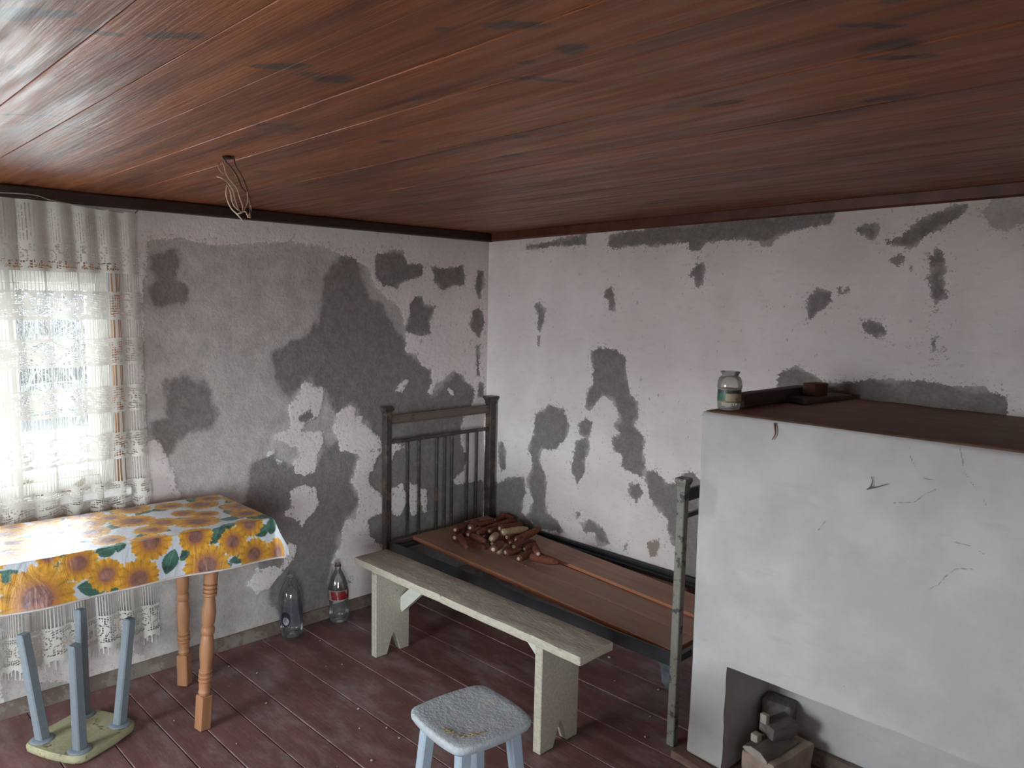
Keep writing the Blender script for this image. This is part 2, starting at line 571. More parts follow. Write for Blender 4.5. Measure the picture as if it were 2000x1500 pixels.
L_WHITE = [[(880, 750), (900, 770), (900, 800), (930, 795), (920, 820), (960, 850), (1000, 880), (1005, 930), (985, 960), (970, 1010), (950, 1020), (955, 1070),
            (1000, 1105), (1010, 1180), (975, 1190), (950, 1210), (960, 1260), (975, 1290), (1012, 1310), (1012, 1620), (760, 1700), (800, 1560), (820, 1440), (810, 1370), (840, 1310),
            (860, 1210), (900, 1200), (915, 1130), (900, 1080), (880, 1050), (900, 1020), (915, 960), (880, 940), (840, 930), (830, 890), (810, 850), (830, 790)],
           [(700, 655), (740, 680), (775, 690), (775, 740), (760, 790), (735, 800), (700, 830), (690, 850), (700, 860), (770, 855), (775, 900), (750, 960),
            (740, 1020), (700, 1030), (660, 1015), (650, 980), (680, 950), (665, 915), (620, 905), (570, 890), (580, 865), (640, 845), (640, 790), (630, 760), (660, 730)],
           [(640, 1090), (700, 1065), (745, 1090), (760, 1150), (740, 1180), (715, 1200), (690, 1245), (680, 1210), (610, 1195), (640, 1150)],
           [(548, 948), (575, 928), (582, 940), (560, 957)], [(590, 968), (622, 980), (590, 988)],
           [(90, 900), (120, 890), (150, 950), (180, 1010), (190, 1080), (210, 1110), (150, 1200), (-40, 1160), (40, 900)],
           [(640, 1300), (668, 1310), (660, 1360), (625, 1400), (610, 1420), (560, 1480), (510, 1500), (465, 1470), (510, 1400), (560, 1390), (600, 1400)],
           [(1060, 695), (1100, 650), (1107, 660), (1085, 697)], [(1268, 690), (1285, 690), (1302, 716), (1280, 715)],
           [(1035, 905), (1085, 908), (1100, 920), (1060, 940), (1045, 985), (1030, 950)],
           [(1040, 1085), (1090, 1060), (1105, 1140), (1080, 1195), (1045, 1180), (1035, 1120)],
           [(1110, 1060), (1150, 1065), (1150, 1180), (1120, 1190)], [(1155, 1080), (1185, 1090), (1185, 1180), (1165, 1170)],
           [(1395, 830), (1440, 800), (1440, 1060), (1400, 1050), (1370, 1000)],
           [(-400, 1640), (-100, 1700), (100, 1760), (60, 1800), (-200, 1860), (-420, 1840)]]
L_ISL = [[(675, 805), (720, 768), (742, 800), (705, 822)], [(860, 1445), (880, 1440), (890, 1455), (870, 1462)], [(985, 930), (1000, 920), (1005, 950)]]
L_DARK = [[(850, 165), (905, 165), (935, 215), (960, 330), (1000, 350), (1090, 480), (1105, 545), (1140, 558), (1200, 620), (1200, 720), (1300, 620),
           (1375, 690), (1370, 740), (1320, 830), (1440, 1120), (1440, 1500), (900, 1500), (960, 850), (900, 760), (880, 750), (830, 790), (780, 690), (700, 655),
           (640, 730), (600, 700), (560, 600), (580, 540), (680, 490), (750, 430), (780, 250), (810, 200)],
          [(480, 1000), (560, 950), (650, 1000), (740, 1020), (775, 900), (830, 890), (915, 960), (880, 1050), (915, 1130), (860, 1210), (810, 1370), (780, 1700), (640, 1700), (560, 1500), (470, 1300), (470, 1100)],
          [(90, 160), (190, 130), (210, 200), (190, 250), (240, 290), (230, 350), (180, 370), (110, 370), (75, 310), (95, 250)],
          [(150, 650), (230, 625), (300, 650), (320, 720), (355, 790), (340, 850), (240, 860), (150, 950), (90, 870), (90, 820), (150, 800)]] + L_UNION[1:] + L_ISL
B_UNION = [[(180, 180), (240, 175), (390, 140), (385, 190), (300, 190), (250, 190), (220, 205), (160, 195)],
           [(470, 145), (800, 95), (1300, 50), (1295, 100), (1250, 120), (1170, 130), (1100, 150), (1070, 185), (1040, 190), (1010, 165), (960, 165), (880, 175),
            (830, 180), (810, 208), (765, 205), (760, 180), (700, 180), (640, 190), (560, 190), (500, 200), (465, 190)],
           [(790, 255), (820, 250), (828, 290), (820, 330), (795, 345), (785, 300), (760, 310)], [(795, 220), (801, 220), (801, 255), (795, 255)],
           [(460, 355), (480, 335), (492, 370), (495, 430), (468, 430), (470, 385), (455, 380)],
           [(195, 405), (215, 395), (238, 430), (230, 470), (215, 510), (205, 490), (205, 450)],
           [(405, 575), (410, 700), (390, 720), (380, 790), (400, 800), (430, 760), (450, 740), (480, 760), (500, 780), (510, 830), (490, 850), (510, 880), (480, 900),
            (485, 940), (520, 960), (515, 1000), (560, 1030), (590, 1040), (605, 1010), (600, 950), (595, 890), (560, 850), (580, 820), (575, 770), (550, 730),
            (535, 680), (530, 600), (500, 570), (440, 560)],
           [(200, 810), (250, 775), (305, 790), (328, 850), (315, 900), (270, 940), (225, 940), (215, 980), (240, 1040), (240, 1170), (280, 1200), (300, 1245),
            (220, 1235), (165, 1190), (190, 1130), (165, 1050), (190, 990), (175, 940), (190, 880)],
           [(355, 850), (385, 820), (415, 840), (400, 880), (395, 900), (400, 930), (380, 990), (385, 1020), (355, 1070), (330, 1020), (340, 960), (350, 910), (385, 895), (365, 880)],
           [(60, 920), (75, 910), (92, 950), (90, 1010), (70, 1030), (62, 980)],
           [(20, 1060), (65, 1060), (100, 1040), (160, 1040), (165, 1100), (150, 1170), (165, 1190), (220, 1235), (230, 1300), (20, 1300)],
           [(600, 1020), (640, 1015), (680, 1060), (720, 1065), (735, 1025), (780, 1025), (805, 1050), (830, 1500), (760, 1500), (740, 1310), (700, 1300), (690, 1210), (620, 1120), (605, 1060)],
           [(545, 1070), (580, 1060), (600, 1100), (570, 1130), (545, 1110)], [(365, 1210), (400, 1200), (450, 1230), (475, 1290), (430, 1290), (420, 1250), (380, 1250)],
           [(520, 1295), (538, 1285), (540, 1310), (524, 1312)],
           [(350, 1170), (365, 1165), (372, 1185), (352, 1195)], [(318, 1185), (330, 1180), (328, 1200)],
           [(1195, 380), (1240, 345), (1290, 360), (1295, 395), (1250, 430), (1210, 460), (1200, 420)],
           [(1400, 470), (1440, 460), (1480, 480), (1500, 512), (1460, 535), (1410, 505)],
           [(1380, 115), (1410, 112), (1465, 102), (1465, 140), (1440, 170), (1400, 145), (1380, 140)],
           [(1800, 30), (1760, 85), (1690, 130), (1580, 195), (1500, 180), (1480, 165), (1550, 150), (1620, 90), (1720, 50)],
           [(1680, 195), (1695, 210), (1720, 280), (1700, 300), (1715, 370), (1690, 390), (1670, 435), (1660, 350), (1640, 310), (1660, 290), (1650, 240)],
           [(1650, 520), (1680, 520), (1680, 600), (1660, 605), (1650, 560)], [(1615, 540), (1628, 530), (1625, 552)], [(1690, 570), (1705, 560), (1710, 600), (1695, 600)],
           [(1845, 60), (1900, 10), (2300, -40), (2300, 90), (2000, 100), (1930, 140), (1880, 120)],
           [(1085, 700), (1095, 655), (1160, 628), (1200, 650), (1280, 690), (1360, 690), (1430, 675), (1520, 690), (1580, 680), (1700, 700), (1850, 710),
            (1930, 740), (1945, 790), (1930, 850), (1080, 820)]]
B_DARK_SKIP = {25}
B_BROWN = [[(1500, 240), (1550, 215), (1560, 240), (1545, 265), (1520, 260)], [(1310, 345), (1325, 338), (1330, 355), (1355, 340), (1358, 360), (1315, 368)],
           [(610, 1280), (660, 1270), (650, 1330), (625, 1340)], [(1640, 215), (1665, 225), (1668, 275), (1650, 250)], [(1575, 250), (1592, 265), (1585, 285)],
           [(205, 520), (217, 520), (216, 560), (208, 560)]]
WIN_Y0, WIN_Y1, WIN_Z0, WIN_Z1 = -2.90, -2.17, 0.87, 1.78


def wall_fields(U, V, union, white, isl, darks, browns, conv):
    d = np.full(U.shape, -1.0)
    for p in union: d = np.maximum(d, sdf(conv(p), U, V))
    for p in white: d = np.minimum(d, -sdf(conv(p), U, V))
    for p in isl: d = np.maximum(d, sdf(conv(p), U, V))
    k = np.full(U.shape, -1.0)
    for p in darks: k = np.maximum(k, sdf(conv(p), U, V))
    b = np.full(U.shape, -1.0)
    for p in browns: b = np.maximum(b, sdf(conv(p), U, V))
    d = d + vnoise(U, V, 14, 3, 3) * 0.007
    return d, k, b


# --- window wall (x = 0)
ys = np.concatenate([frange(RY, -3.1, .15)[:-1], frange(-3.1, WIN_Y0, .02)[:-1], frange(WIN_Y0, WIN_Y1, .0365)[:-1], frange(WIN_Y1, 0, .0085)])
zs = np.concatenate([frange(0, WIN_Z0, .0085)[:-1], frange(WIN_Z0, WIN_Z1, .0085)[:-1], frange(WIN_Z1, WH, .0085)])
U, V = np.meshgrid(ys, zs, indexing='ij')
d, k, b = wall_fields(U, V, L_UNION, L_WHITE, L_ISL, L_DARK, [], polyL)
rec = -0.003 * np.clip(d / 0.004, 0, 1) + 0.004 * vnoise(U, V, 2.2, 5, 2)
edge = np.clip(np.minimum(np.minimum(np.abs(U - WIN_Y0), np.abs(U - WIN_Y1)) / .03, 1), 0, 1)
uc = (U[:-1, :-1] + U[1:, 1:]) / 2; vc = (V[:-1, :-1] + V[1:, 1:]) / 2
keep = ~((uc > WIN_Y0) & (uc < WIN_Y1) & (vc > WIN_Z0) & (vc < WIN_Z1))
wall_left = link('wall_left', grid_mesh('wall_left', rec, U, V, keep, {'patch': d, 'dark': k, 'brown': b}), M_WALL, smooth=True)
tag(wall_left, 'grey and white flaking plaster wall with the window', kind='structure')

# --- bed wall (y = 0)
xs = np.concatenate([frange(0, 3.2, .0085)[:-1], frange(3.2, RX, .16)])
zs = frange(0, WH, .0085)
U, V = np.meshgrid(xs, zs, indexing='ij')
d, k, b = wall_fields(U, V, B_UNION, [], [], [p for i, p in enumerate(B_UNION) if i not in B_DARK_SKIP], B_BROWN, polyB)
rec = 0.003 * np.clip(d / 0.004, 0, 1) + 0.004 * vnoise(U, V, 2.2, 8, 2) * np.clip(U / .1, 0, 1)
me = grid_mesh('wall_back', U, rec, V, None, {'patch': d, 'dark': k, 'brown': b})
me.flip_normals()
wall_back = link('wall_back', me, M_WALL, smooth=True)
tag(wall_back, 'white plaster wall with grey flaked patches behind the bed', kind='structure')

# --- near wall (y = RY) with the second window behind the camera, and the right wall
W2 = ((0.25, 1.75),)
W2Z0, W2Z1 = 0.62, 1.94


def flat_wall(name, pieces, label):
    bm = bmesh.new()
    for c, s in pieces:
        box(bm, c, s)
    o = plain(bmobj(name, bm, M_WALL))
    tag(o, label, kind='structure')
    return o


ty = RY - 0.09
pc = []
e = [-.2] + [v for w in W2 for v in w] + [RX + .2]
for k in range(0, len(e), 2):
    pc.append((((e[k] + e[k + 1]) / 2, ty, WH / 2), (e[k + 1] - e[k], .18, WH)))
for x0, x1 in W2:
    pc += [(((x0 + x1) / 2, ty, W2Z0 / 2), (x1 - x0, .18, W2Z0)), (((x0 + x1) / 2, ty, (W2Z1 + WH) / 2), (x1 - x0, .18, WH - W2Z1))]
flat_wall('wall_near', pc, 'plain whitewashed wall behind the camera')
W4Y0, W4Y1 = -4.95, -3.45  # opening for the added fill window
flat_wall('wall_right', [((RX + .09, (RY + W4Y0) / 2, WH / 2), (.18, W4Y0 - RY, WH)), ((RX + .09, W4Y1 / 2, WH / 2), (.18, -W4Y1, WH)),
                         ((RX + .09, (W4Y0 + W4Y1) / 2, W2Z0 / 2), (.18, W4Y1 - W4Y0, W2Z0)), ((RX + .09, (W4Y0 + W4Y1) / 2, (W2Z1 + WH) / 2), (.18, W4Y1 - W4Y0, WH - W2Z1))],
          'plain whitewashed wall on the right')

# window wall: outer masonry behind the plaster skin, around the opening
bm = bmesh.new()
for (y0, y1, z0, z1) in ((RY - .2, WIN_Y0, 0, WH), (WIN_Y1, .2, 0, WH), (WIN_Y0, WIN_Y1, 0, WIN_Z0), (WIN_Y0, WIN_Y1, WIN_Z1, WH)):
    box(bm, (-.16, (y0 + y1) / 2, (z0 + z1) / 2), (.29, y1 - y0, z1 - z0))
plain(bmobj('masonry', bm, M_STOVE, wall_left))

# --- floor boards
floor = tag(link('floor', bpy.data.meshes.new('floor')), 'worn dark red painted board floor', kind='structure')
bm = bmesh.new(); box(bm, (RX / 2, RY / 2, -.06), (RX, -RY, .04))
bm.to_mesh(floor.data); bm.free(); floor.data.materials.append(M_BACK)
fy = [0, -.24, -.46, -.68, -.89, -1.10, -1.32, -1.54, -1.77, -1.925, -2.075, -2.20, -2.37, -2.55]
while fy[-1] > RY + .1: fy.append(fy[-1] - .19)
fy[-1] = RY
cache = {}
for i, (a, b2) in enumerate(zip(fy, fy[1:])):
    w = round(a - b2, 3)
    if w not in cache:
        bm = bmesh.new(); box(bm, (0, 0, -.02), (RX, w - .0035, .04), bevel=.0025)
        me = bpy.data.meshes.new('floor_board'); bm.to_mesh(me); bm.free(); me.materials.append(M_FLOOR); cache[w] = me
    o = link('floor_board', cache[w], None, floor)
    o.location = (RX / 2, (a + b2) / 2, random.uniform(-.0015, 0))

# --- ceiling planks
KN = []
rk = random.Random(4)
for (px, py, sx, sy, a) in ((1118, 103, .034, .026, 0), (1005, 60, .055, .02, .75), (1700, 72, .06, .013, .8), (1735, 110, .05, .03, .3), (1760, 130, .07, .013, .7), (545, 128, .06, .018, .75),
                            (655, 155, .05, .022, .7), (600, 145, .03, .014, .7), (1015, 265, .03, .022, .2), (758, 270, .03, .018, .6), (340, 70, .05, .018, .75), (1070, 160, .075, .011, .95),
                            (120, 25, .03, .014, .5), (35, 25, .07, .022, .6), (1740, 205, .06, .02, .2), (190, 62, .045, .012, 1.1), (215, 248, .06, .008, .9), (140, 235, .06, .008, 1.1),
                            (530, 235, .06, .016, .8), (575, 243, .03, .016, .6), (510, 322, .03, .02, .5), (1560, 255, .05, .012, .3), (1180, 325, .05, .016, .2), (1800, 15, .06, .02, .2),
                            (1410, 210, .05, .02, .2), (1000, 300, .04, .02, .1), (1100, 410, .10, .02, .05), (1290, 390, .08, .02, .05), (640, 325, .07, .012, .5), (60, 212, .09, .006, .9),
                            (1030, 127, .02, .012, .5), (1320, 215, .03, .01, .3), (870, 65, .02, .012, .5), (1250, 440, .08, .015, 0), (1450, 345, .08, .018, .1)):
    p = unpx((px, py), 2, 2.14)
    KN.append((p.x, p.y, a, sx, sy))
M_CEIL = mat_ceiling(KN)
ceiling = tag(link('ceiling', bpy.data.meshes.new('ceiling')), 'dark brown varnished plank ceiling', kind='structure')
tilt = Matrix.Rotation(-math.atan(CEILS), 3, 'Y')
bm = bmesh.new(); box(bm, (RX / 2, RY / 2, ceil_z(RX / 2) + .05), (RX + .4, -RY + .4, .05), rot=tilt)
bm.to_mesh(ceiling.data); bm.free(); ceiling.data.materials.append(M_BACK)
cy = [0.0]
for w in (.19, .18, .175, .185, .17, .18, .175, .18, .17, .18, .175, .18, .18, .17, .175, .15, .16): cy.append(cy[-1] - w)
while cy[-1] > RY + .12: cy.append(cy[-1] - .175)
cy[-1] = RY
cache = {}
for i, (a, b2) in enumerate(zip(cy, cy[1:])):
    w = round(a - b2, 3)
    if w not in cache:
        bm = bmesh.new(); box(bm, (0, 0, .0125), (RX, w - .0018, .025), bevel=.0012)
        me = bpy.data.meshes.new('ceiling_plank'); bm.to_mesh(me); bm.free(); me.materials.append(M_CEIL); cache[w] = me
    o = link('ceiling_plank', cache[w], None, ceiling)
    o.location = (RX / 2, (a + b2) / 2, ceil_z(RX / 2) + random.uniform(-.0015, .002))
    o.rotation_euler = (random.uniform(-.005, .005), -math.atan(CEILS), 0)

# --- trims and baseboards
bm = bmesh.new(); box(bm, (.022, RY / 2, 2.073), (.044, -RY, .05), bevel=.008, seg=2)
tag(bmobj('trim_1', bm, M_TRIM), 'dark brown ceiling trim along the window wall', kind='structure')
bm = bmesh.new(); beam(bm, (0.04, -.012, 2.078), (RX, -.012, 2.078 + CEILS * RX), .024, .056, bevel=.008)
tag(bmobj('trim_2', bm, M_TRIM2), 'thin red-brown ceiling trim along the bed wall', kind='structure')
bm = bmesh.new(); prism(bm, [(0, 0), (.045, 0), (.042, .012), (.03, .03), (.016, .044), (.008, .05), (0, .05)], RY, 0)
tag(bmobj('baseboard_left', bm, M_BASE), 'worn wooden baseboard under the window wall', kind='structure')
bm = bmesh.new(); prism(bm, [(0, 0), (.035, 0), (.03, .02), (.012, .045), (0, .05)], 0, 2.0, lambda v: Vector((v.y, -v.x, v.z)))
tag(bmobj('baseboard_back', bm, M_BASE), 'worn wooden baseboard under the bed wall', kind='structure')


# ---------------------------------------------------------------- windows
def make_window(name, label, W, H, loc, rz, casing=True):
    """local x along the width, y outwards, z up from the sill"""
    w = tag(empty(name, loc, rz), label, kind='structure')
    def part(nm, boxes, mat, parent=w, bev=.003):
        bm = bmesh.new()
        for c, s in boxes: box(bm, c, s, bevel=bev)
        return bmobj(nm, bm, mat, parent)
    fw = .050
    part('frame', [((-W / 2 + fw / 2, .06, H / 2), (fw, .07, H)), ((W / 2 - fw / 2, .06, H / 2), (fw, .07, H)),
                   ((0, .06, H - fw / 2), (W - 2 * fw, .07, fw)), ((0, .06, fw / 2), (W - 2 * fw, .07, fw))], M_WHITEFRAME)
    part('mullion', [((0, .052, H / 2), (.012, .06, H - 2 * fw))], M_WHITEFRAME)
    sw = (W - 2 * fw - .012) / 2
    for s in (-1, 1):
        cx = s * (.006 + sw / 2); t = .026; h = H - 2 * fw
        sash = part('sash', [((cx - sw / 2 + t / 2, .065, H / 2), (t, .04, h)), ((cx + sw / 2 - t / 2, .065, H / 2), (t, .04, h)),
                             ((cx, .065, fw + t / 2), (sw - 2 * t, .04, t)), ((cx, .065, H - fw - t / 2), (sw - 2 * t, .04, t))], M_WHITEFRAME)
        part('pane', [((cx, .066, H / 2), (sw - 2 * t + .006, .003, h - 2 * t + .006))], M_PANE, sash, 0)
    part('sill', [((0, .0, -.02), (W + .10, .11, .04))], M_WHITEFRAME, w, .008)
    if casing:
        t = .038
        part('casing', [((-W / 2 - t / 2, -.007, H / 2), (t, .014, H)), ((W / 2 + t / 2, -.007, H / 2), (t, .014, H)), ((0, -.007, H + t / 2), (W + 2 * t, .014, t))], M_CASING)
    return w


make_window('window_1', 'white casement window behind the lace curtain', WIN_Y1 - WIN_Y0, WIN_Z1 - WIN_Z0, (0, (WIN_Y0 + WIN_Y1) / 2, WIN_Z0), PI / 2)
for k, (x0, x1) in enumerate(W2):
    make_window('window_%d' % (k + 2), 'white casement window behind the camera', x1 - x0, W2Z1 - W2Z0, ((x0 + x1) / 2, RY, W2Z0), PI)

make_window('window_3', 'unseen white casement added in the right wall to light the window wall', W4Y1 - W4Y0, W2Z1 - W2Z0, (RX, (W4Y0 + W4Y1) / 2, W2Z0), -PI / 2)  # made-up window, added to brighten the window wall

# ---------------------------------------------------------------- outdoors
bm = bmesh.new()
bmesh.ops.create_grid(bm, x_segments=24, y_segments=24, size=40)
for v in bm.verts: v.co.z = -.35 + .05 * mnoise.noise(v.co * .4)
ground = bmobj('garden_ground', bm, simple('dry_winter_grass', (0.03, 0.03, 0.028, 1), 0.95, 0.2, 3, 0.3))
tag(ground, 'pale dry ground outside the window', 'ground', kind='structure')


bm = bmesh.new()
prism(bm, [(-.55, 2.26), (RX + .55, 2.26), (RX + .55, 2.34), (RX / 2, 4.2), (-.55, 2.34)], RY - .5, .6)
tag(bmobj('roof', bm, simple('grey_roof', (0.16, 0.15, 0.14, 1), 0.9)), 'unseen roof added over the room to block part of the sky', kind='structure')  # out of view, added to cut the sky light outside
bm = bmesh.new(); box(bm, (-4.7, -3.0, -.33), (8.6, 17.0, .06)); box(bm, (5.0, -9.0, -.33), (10.6, 7.0, .06)); box(bm, (7.8, -1.5, -.33), (5.0, 7.6, .06))
tag(bmobj('bounce_yard', bm, simple('pale_bounce_paving', (0.80, 0.80, 0.78, 1), 0.9, 0.08, 4, 0.2)), 'pale paving added around the house to bounce daylight indoors', kind='structure')  # added reflector: throws daylight through the windows onto the ceiling
fence = empty('backdrop_fence', (-15.5, 0.6, -.35))  # invented dark backdrop, keeps the window view from burning out
tag(fence, 'dark board fence added beyond the thicket as a backdrop against glare', 'fence')
bm = bmesh.new(); box(bm, (0, 0, 1.6), (.025, .24, 3.2), bevel=.003)
fme = bpy.data.meshes.new('fence_board'); bm.to_mesh(fme); bm.free(); fme.materials.append(simple('dark_backdrop_wood', (0.018, 0.019, 0.021, 1), 0.9, .2, 8, .3, stretch=(3, 3, .3)))
for i in range(64):
    o = link('fence_board', fme, None, fence); o.location = (0, (i - 32) * .25, random.uniform(-.03, .03))


def thicket(name, x0, x1, y0, y1, nst, seed, label, mat):
    r = random.Random(seed)
    V = []; Fc = []
    def twig(a, b, ra, rb):
        if max(a.x, b.x) > -.75: return
        d = (b - a).normalized(); s = d.cross(Vector((.31, .9, .2))).normalized(); u = s.cross(d)
        i = len(V)
        for p, rr in ((a, ra), (b, rb)):
            for kk in range(3):
                an = 2 * PI * kk / 3
                V.append(p + (s * math.cos(an) + u * math.sin(an)) * rr)
        for kk in range(3):
            Fc.append((i + kk, i + (kk + 1) % 3, i + 3 + (kk + 1) % 3, i + 3 + kk))
    def grow(p, d, L, rad, lev):
        n = 4 if lev == 0 else 3
        for s in range(n):
            d = (d + Vector((r.gauss(0, .28), r.gauss(0, .28), r.gauss(0.02, .18)))).normalized()
            q = p + d * (L / n)
            twig(p, q, rad * (1 - .6 * s / n), rad * (1 - .6 * (s + 1) / n))
            p = q
            if lev < 3:
                for _ in range(2 if lev < 2 else 1):
                    if r.random() < .8:
                        grow(p, (d + Vector((r.gauss(0, .8), r.gauss(0, .8), r.gauss(0, .6)))).normalized(), L * r.uniform(.4, .7), rad * .5, lev + 1)
    for _ in range(nst):
        grow(Vector((r.uniform(x0, x1), r.uniform(y0, y1), -.35)), Vector((r.gauss(0, .25), r.gauss(0, .25), 1)).normalized(), r.uniform(1.8, 3.0), r.uniform(.018, .030), 0)
    me = bpy.data.meshes.new(name)
    me.from_pydata([tuple(v) for v in V], [], Fc)
    o = link(name, me, mat)
    tag(o, label, 'bush', kind='stuff')
    return o


thicket('bare_thicket', -11.6, -9.3, -3.4, 2.6, 70, 3, 'tangle of bare pale twigs outside the window', simple('pale_twig_bark', (0.065, 0.064, 0.063, 1), 0.8, 0.2, 30, 0.1))

# ---------------------------------------------------------------- lace curtain (filet net: every filled cell is a real face)
def lace_curtain():
    cell = .0036
    S = 1.36
    top, bot = 2.07, .15
    ns = int(S / cell); nz = int((top - bot) / cell)
    s = np.linspace(0, S, ns + 1)
    yl = -3.06 + s * .722
    ph = s / .135 * 2 * PI + 1.6 * np.sin(s * 5.3)
    amp = .0045 + .012 * np.clip(np.sin(s * 8.7 + 1.2), 0, 1) ** 3
    y = yl + amp * np.sin(ph)
    xo = .060 + .011 * np.cos(ph) + .006 * np.sin(s * 3.1)
    tz = np.linspace(0, 1, nz + 1)          # 0 top .. 1 bottom
    Y = np.repeat(y[:, None], nz + 1, 1); X = np.repeat(xo[:, None], nz + 1, 1)
    # gathered a little at the top, hem spreads at the bottom
    Y = Y + (tz[None, :] * .065) * ((s[:, None] / S) - .3)
    X = X * (.62 + .38 * np.minimum(tz[None, :] * 4, 1)) + .012 * np.sin(tz[None, :] * 7 + s[:, None] * 6)
    # top edge hangs from a cord between nails
    prof = np.interp(y, [-3.1, -2.75, -2.47, -2.38, -2.22, -2.09, -2.0], [2.02, 2.05, 2.068, 2.052, 2.036, 2.03, 2.042])
    botp = bot + .012 * np.sin(s * 2 * PI / .17) + .01 * np.sin(s * 9)
    Z = prof[:, None] + (botp - prof)[:, None] * tz[None, :]
    zc = (Z[:-1, :-1] + Z[1:, 1:]) / 2
    I, J = np.meshgrid(np.arange(ns), np.arange(nz), indexing='ij')
    rs = np.random.RandomState(5)
    keep = np.zeros((ns, nz), bool)
    bands = [(1.89, 2.2, 'top'), (1.78, 1.89, 'rose'), (1.70, 1.78, 'str'), (1.59, 1.70, 'lace'), (1.51, 1.59, 'str'), (1.40, 1.51, 'lace'), (1.31, 1.40, 'str'),
             (1.20, 1.31, 'lace'), (1.11, 1.20, 'str'), (1.00, 1.11, 'lace'), (.90, 1.00, 'str'), (.79, .90, 'lace'), (.70, .79, 'str'), (.60, .70, 'lace'),
             (.33, .60, 'str'), (.205, .33, 'rose'), (0, .205, 'fringe')]
    # rose motif : ring + petals on a 34 cell repeat
    def rose(cu, cv):
        r = np.hypot(cu, cv); a = np.arctan2(cv, cu)
        return ((r < 12 + 2.5 * np.cos(5 * a)) & ~((r > 6) & (r < 8)) & ~((r > 2) & (r < 3.2))) | ((r > 13.5) & (np.abs(np.sin(a * 3)) > .86) & (r < 17))
    u = (I % 34) - 17
    for z0, z1, kd in bands:
        m = (zc >= z0) & (zc < z1)
        vz = (zc - (z0 + z1) / 2) / cell
        edge = (zc - z0 < .008) | (z1 - zc < .008)
        if kd == 'top':
            p = (I % 3 != 0) | (rs.rand(ns, nz) < .35) | (J < 9)
        elif kd == 'str':
            p = (I % 3 == 0)
            p = np.where(I % 48 < 3, True, p)
            p |= (z1 - zc < .004)
        elif kd == 'lace':
            hole = np.zeros((ns, nz), bool)
            row = (J % 3 != 1)
            blk = (I + (J // 3) * 5 + (np.sin((J // 3) * 12.9) * 40).astype(int)) // 5
            h = np.sin(blk * 12.9898 + (J // 3) * 78.233) * 43758.5453
            hole = row & ((h - np.floor(h)) < .62)
            p = ~hole | ((I % 3 == 0) & (rs.rand(ns, nz) < .7))
            p |= edge
            p |= rose(u, vz) & (np.hypot(u, vz) < 8)
        elif kd == 'rose':
            net = ((I % 3 == 0) | (J % 3 == 0))
            p = np.where(rose(u, vz), True, net & (rs.rand(ns, nz) < .85)) | edge
        else:   # scalloped border with hanging loops
            sc = .178 + .016 * np.abs(np.sin(I * PI / 17))
            p = (zc > sc) | ((I % 5 == 0) | ((I + 1) % 5 == 0) & (J % 2 == 0)) & (zc > bot + .012 * np.sin(I * .37) + .006)
        keep |= m & p
    return grid_mesh('lace_curtain', X, Y, Z, keep)


def mat_lace():
    M = Mat('aged_cotton_lace')
    c = M.mix(M.step(M.noise(M.pos(), 6, 5), 0.3, 0.7), (0.58, 0.545, 0.49, 1), (0.68, 0.65, 0.60, 1))
    df = M.n('BsdfDiffuse', Color=c, Roughness=0.9)
    tl = M.n('BsdfTranslucent', Color=c)
    M.surf(M.n('MixShader', i0=0.14, i1=df.outputs[0], i2=tl.outputs[0]).outputs[0])
    return M.m


cur = empty('lace_curtain', (.06, -2.53, .15))
tag(cur, 'long off-white crochet lace curtain hanging over the window', 'curtain')
o = link('lace_panel', lace_curtain(), mat_lace(), cur); o.matrix_parent_inverse = Matrix.Translation((-.06, 2.53, -.15))
bm = bmesh.new()
tube(bm, smooth_path([(.03, -3.12, 2.045), (.045, -2.75, 2.050), (.05, -2.47, 2.066), (.05, -2.38, 2.050), (.05, -2.22, 2.034), (.045, -2.09, 2.028), (.012, -2.05, 2.045)], 5), .0022, 5)
o = bmobj('hanging_cord', bm, simple('grey_cord', (0.3, 0.27, 0.24, 1), 0.9), cur); o.matrix_parent_inverse = Matrix.Translation((-.06, 2.53, -.15))


# ---------------------------------------------------------------- table and oilcloth
def at_parent(o, root):
    """geometry was written in world coordinates: keep it there under its root"""
    o.matrix_parent_inverse = root.matrix_basis.inverted()
    return o


TZ = lambda y: .786 + .02 * (-1.79 - y)
table = empty('turned_leg_table', (.43, -2.33, 0))
tag(table, 'pine table with turned legs under the sunflower oilcloth', 'table')
M_PINE = simple('orange_pine', (0.40, 0.185, 0.09, 1), 0.5, 0.14, 7, 0.12, 0.4, stretch=(4, 4, .5))
bm = bmesh.new(); box(bm, (.425, -2.385, .783), (.49, 1.17, .022), bevel=.004, rot=Matrix.Rotation(-.02, 3, 'X'))
at_parent(bmobj('tabletop', bm, M_PINE, table), table)
bm = bmesh.new()
for x in (.25, .62): box(bm, (x, -2.44, .735), (.02, .90, .075))
for y in (-1.99, -2.89): box(bm, (.435, y, .73), (.35, .02, .07))
at_parent(bmobj('apron', bm, M_PINE, table), table)
LEG = [(.019, .138), (.0235, .146), (.0245, .152), (.0215, .158), (.0225, .172), (.0235, .186), (.019, .190), (.0265, .196), (.0265, .204), (.0195, .208), (.0265, .213), (.0265, .221), (.0195, .225),
       (.0255, .231), (.0255, .238), (.021, .243), (.0235, .268), (.0262, .30), (.027, .33), (.0235, .365), (.0195, .378), (.0245, .384), (.026, .396), (.0245, .408), (.0195, .414),
       (.0235, .425), (.0262, .45), (.0262, .472), (.0225, .505), (.0195, .525), (.0195, .532), (.0258, .537), (.0262, .546), (.0205, .549), (.0262, .552), (.0262, .562), (.0205, .565),
       (.0262, .568), (.0262, .578), (.0205, .581), (.0258, .585), (.0262, .63), (.0262, .64), (.0235, .643), (.0262, .646), (.026, .765)]
bm = bmesh.new(); lathe(bm, LEG, 20)
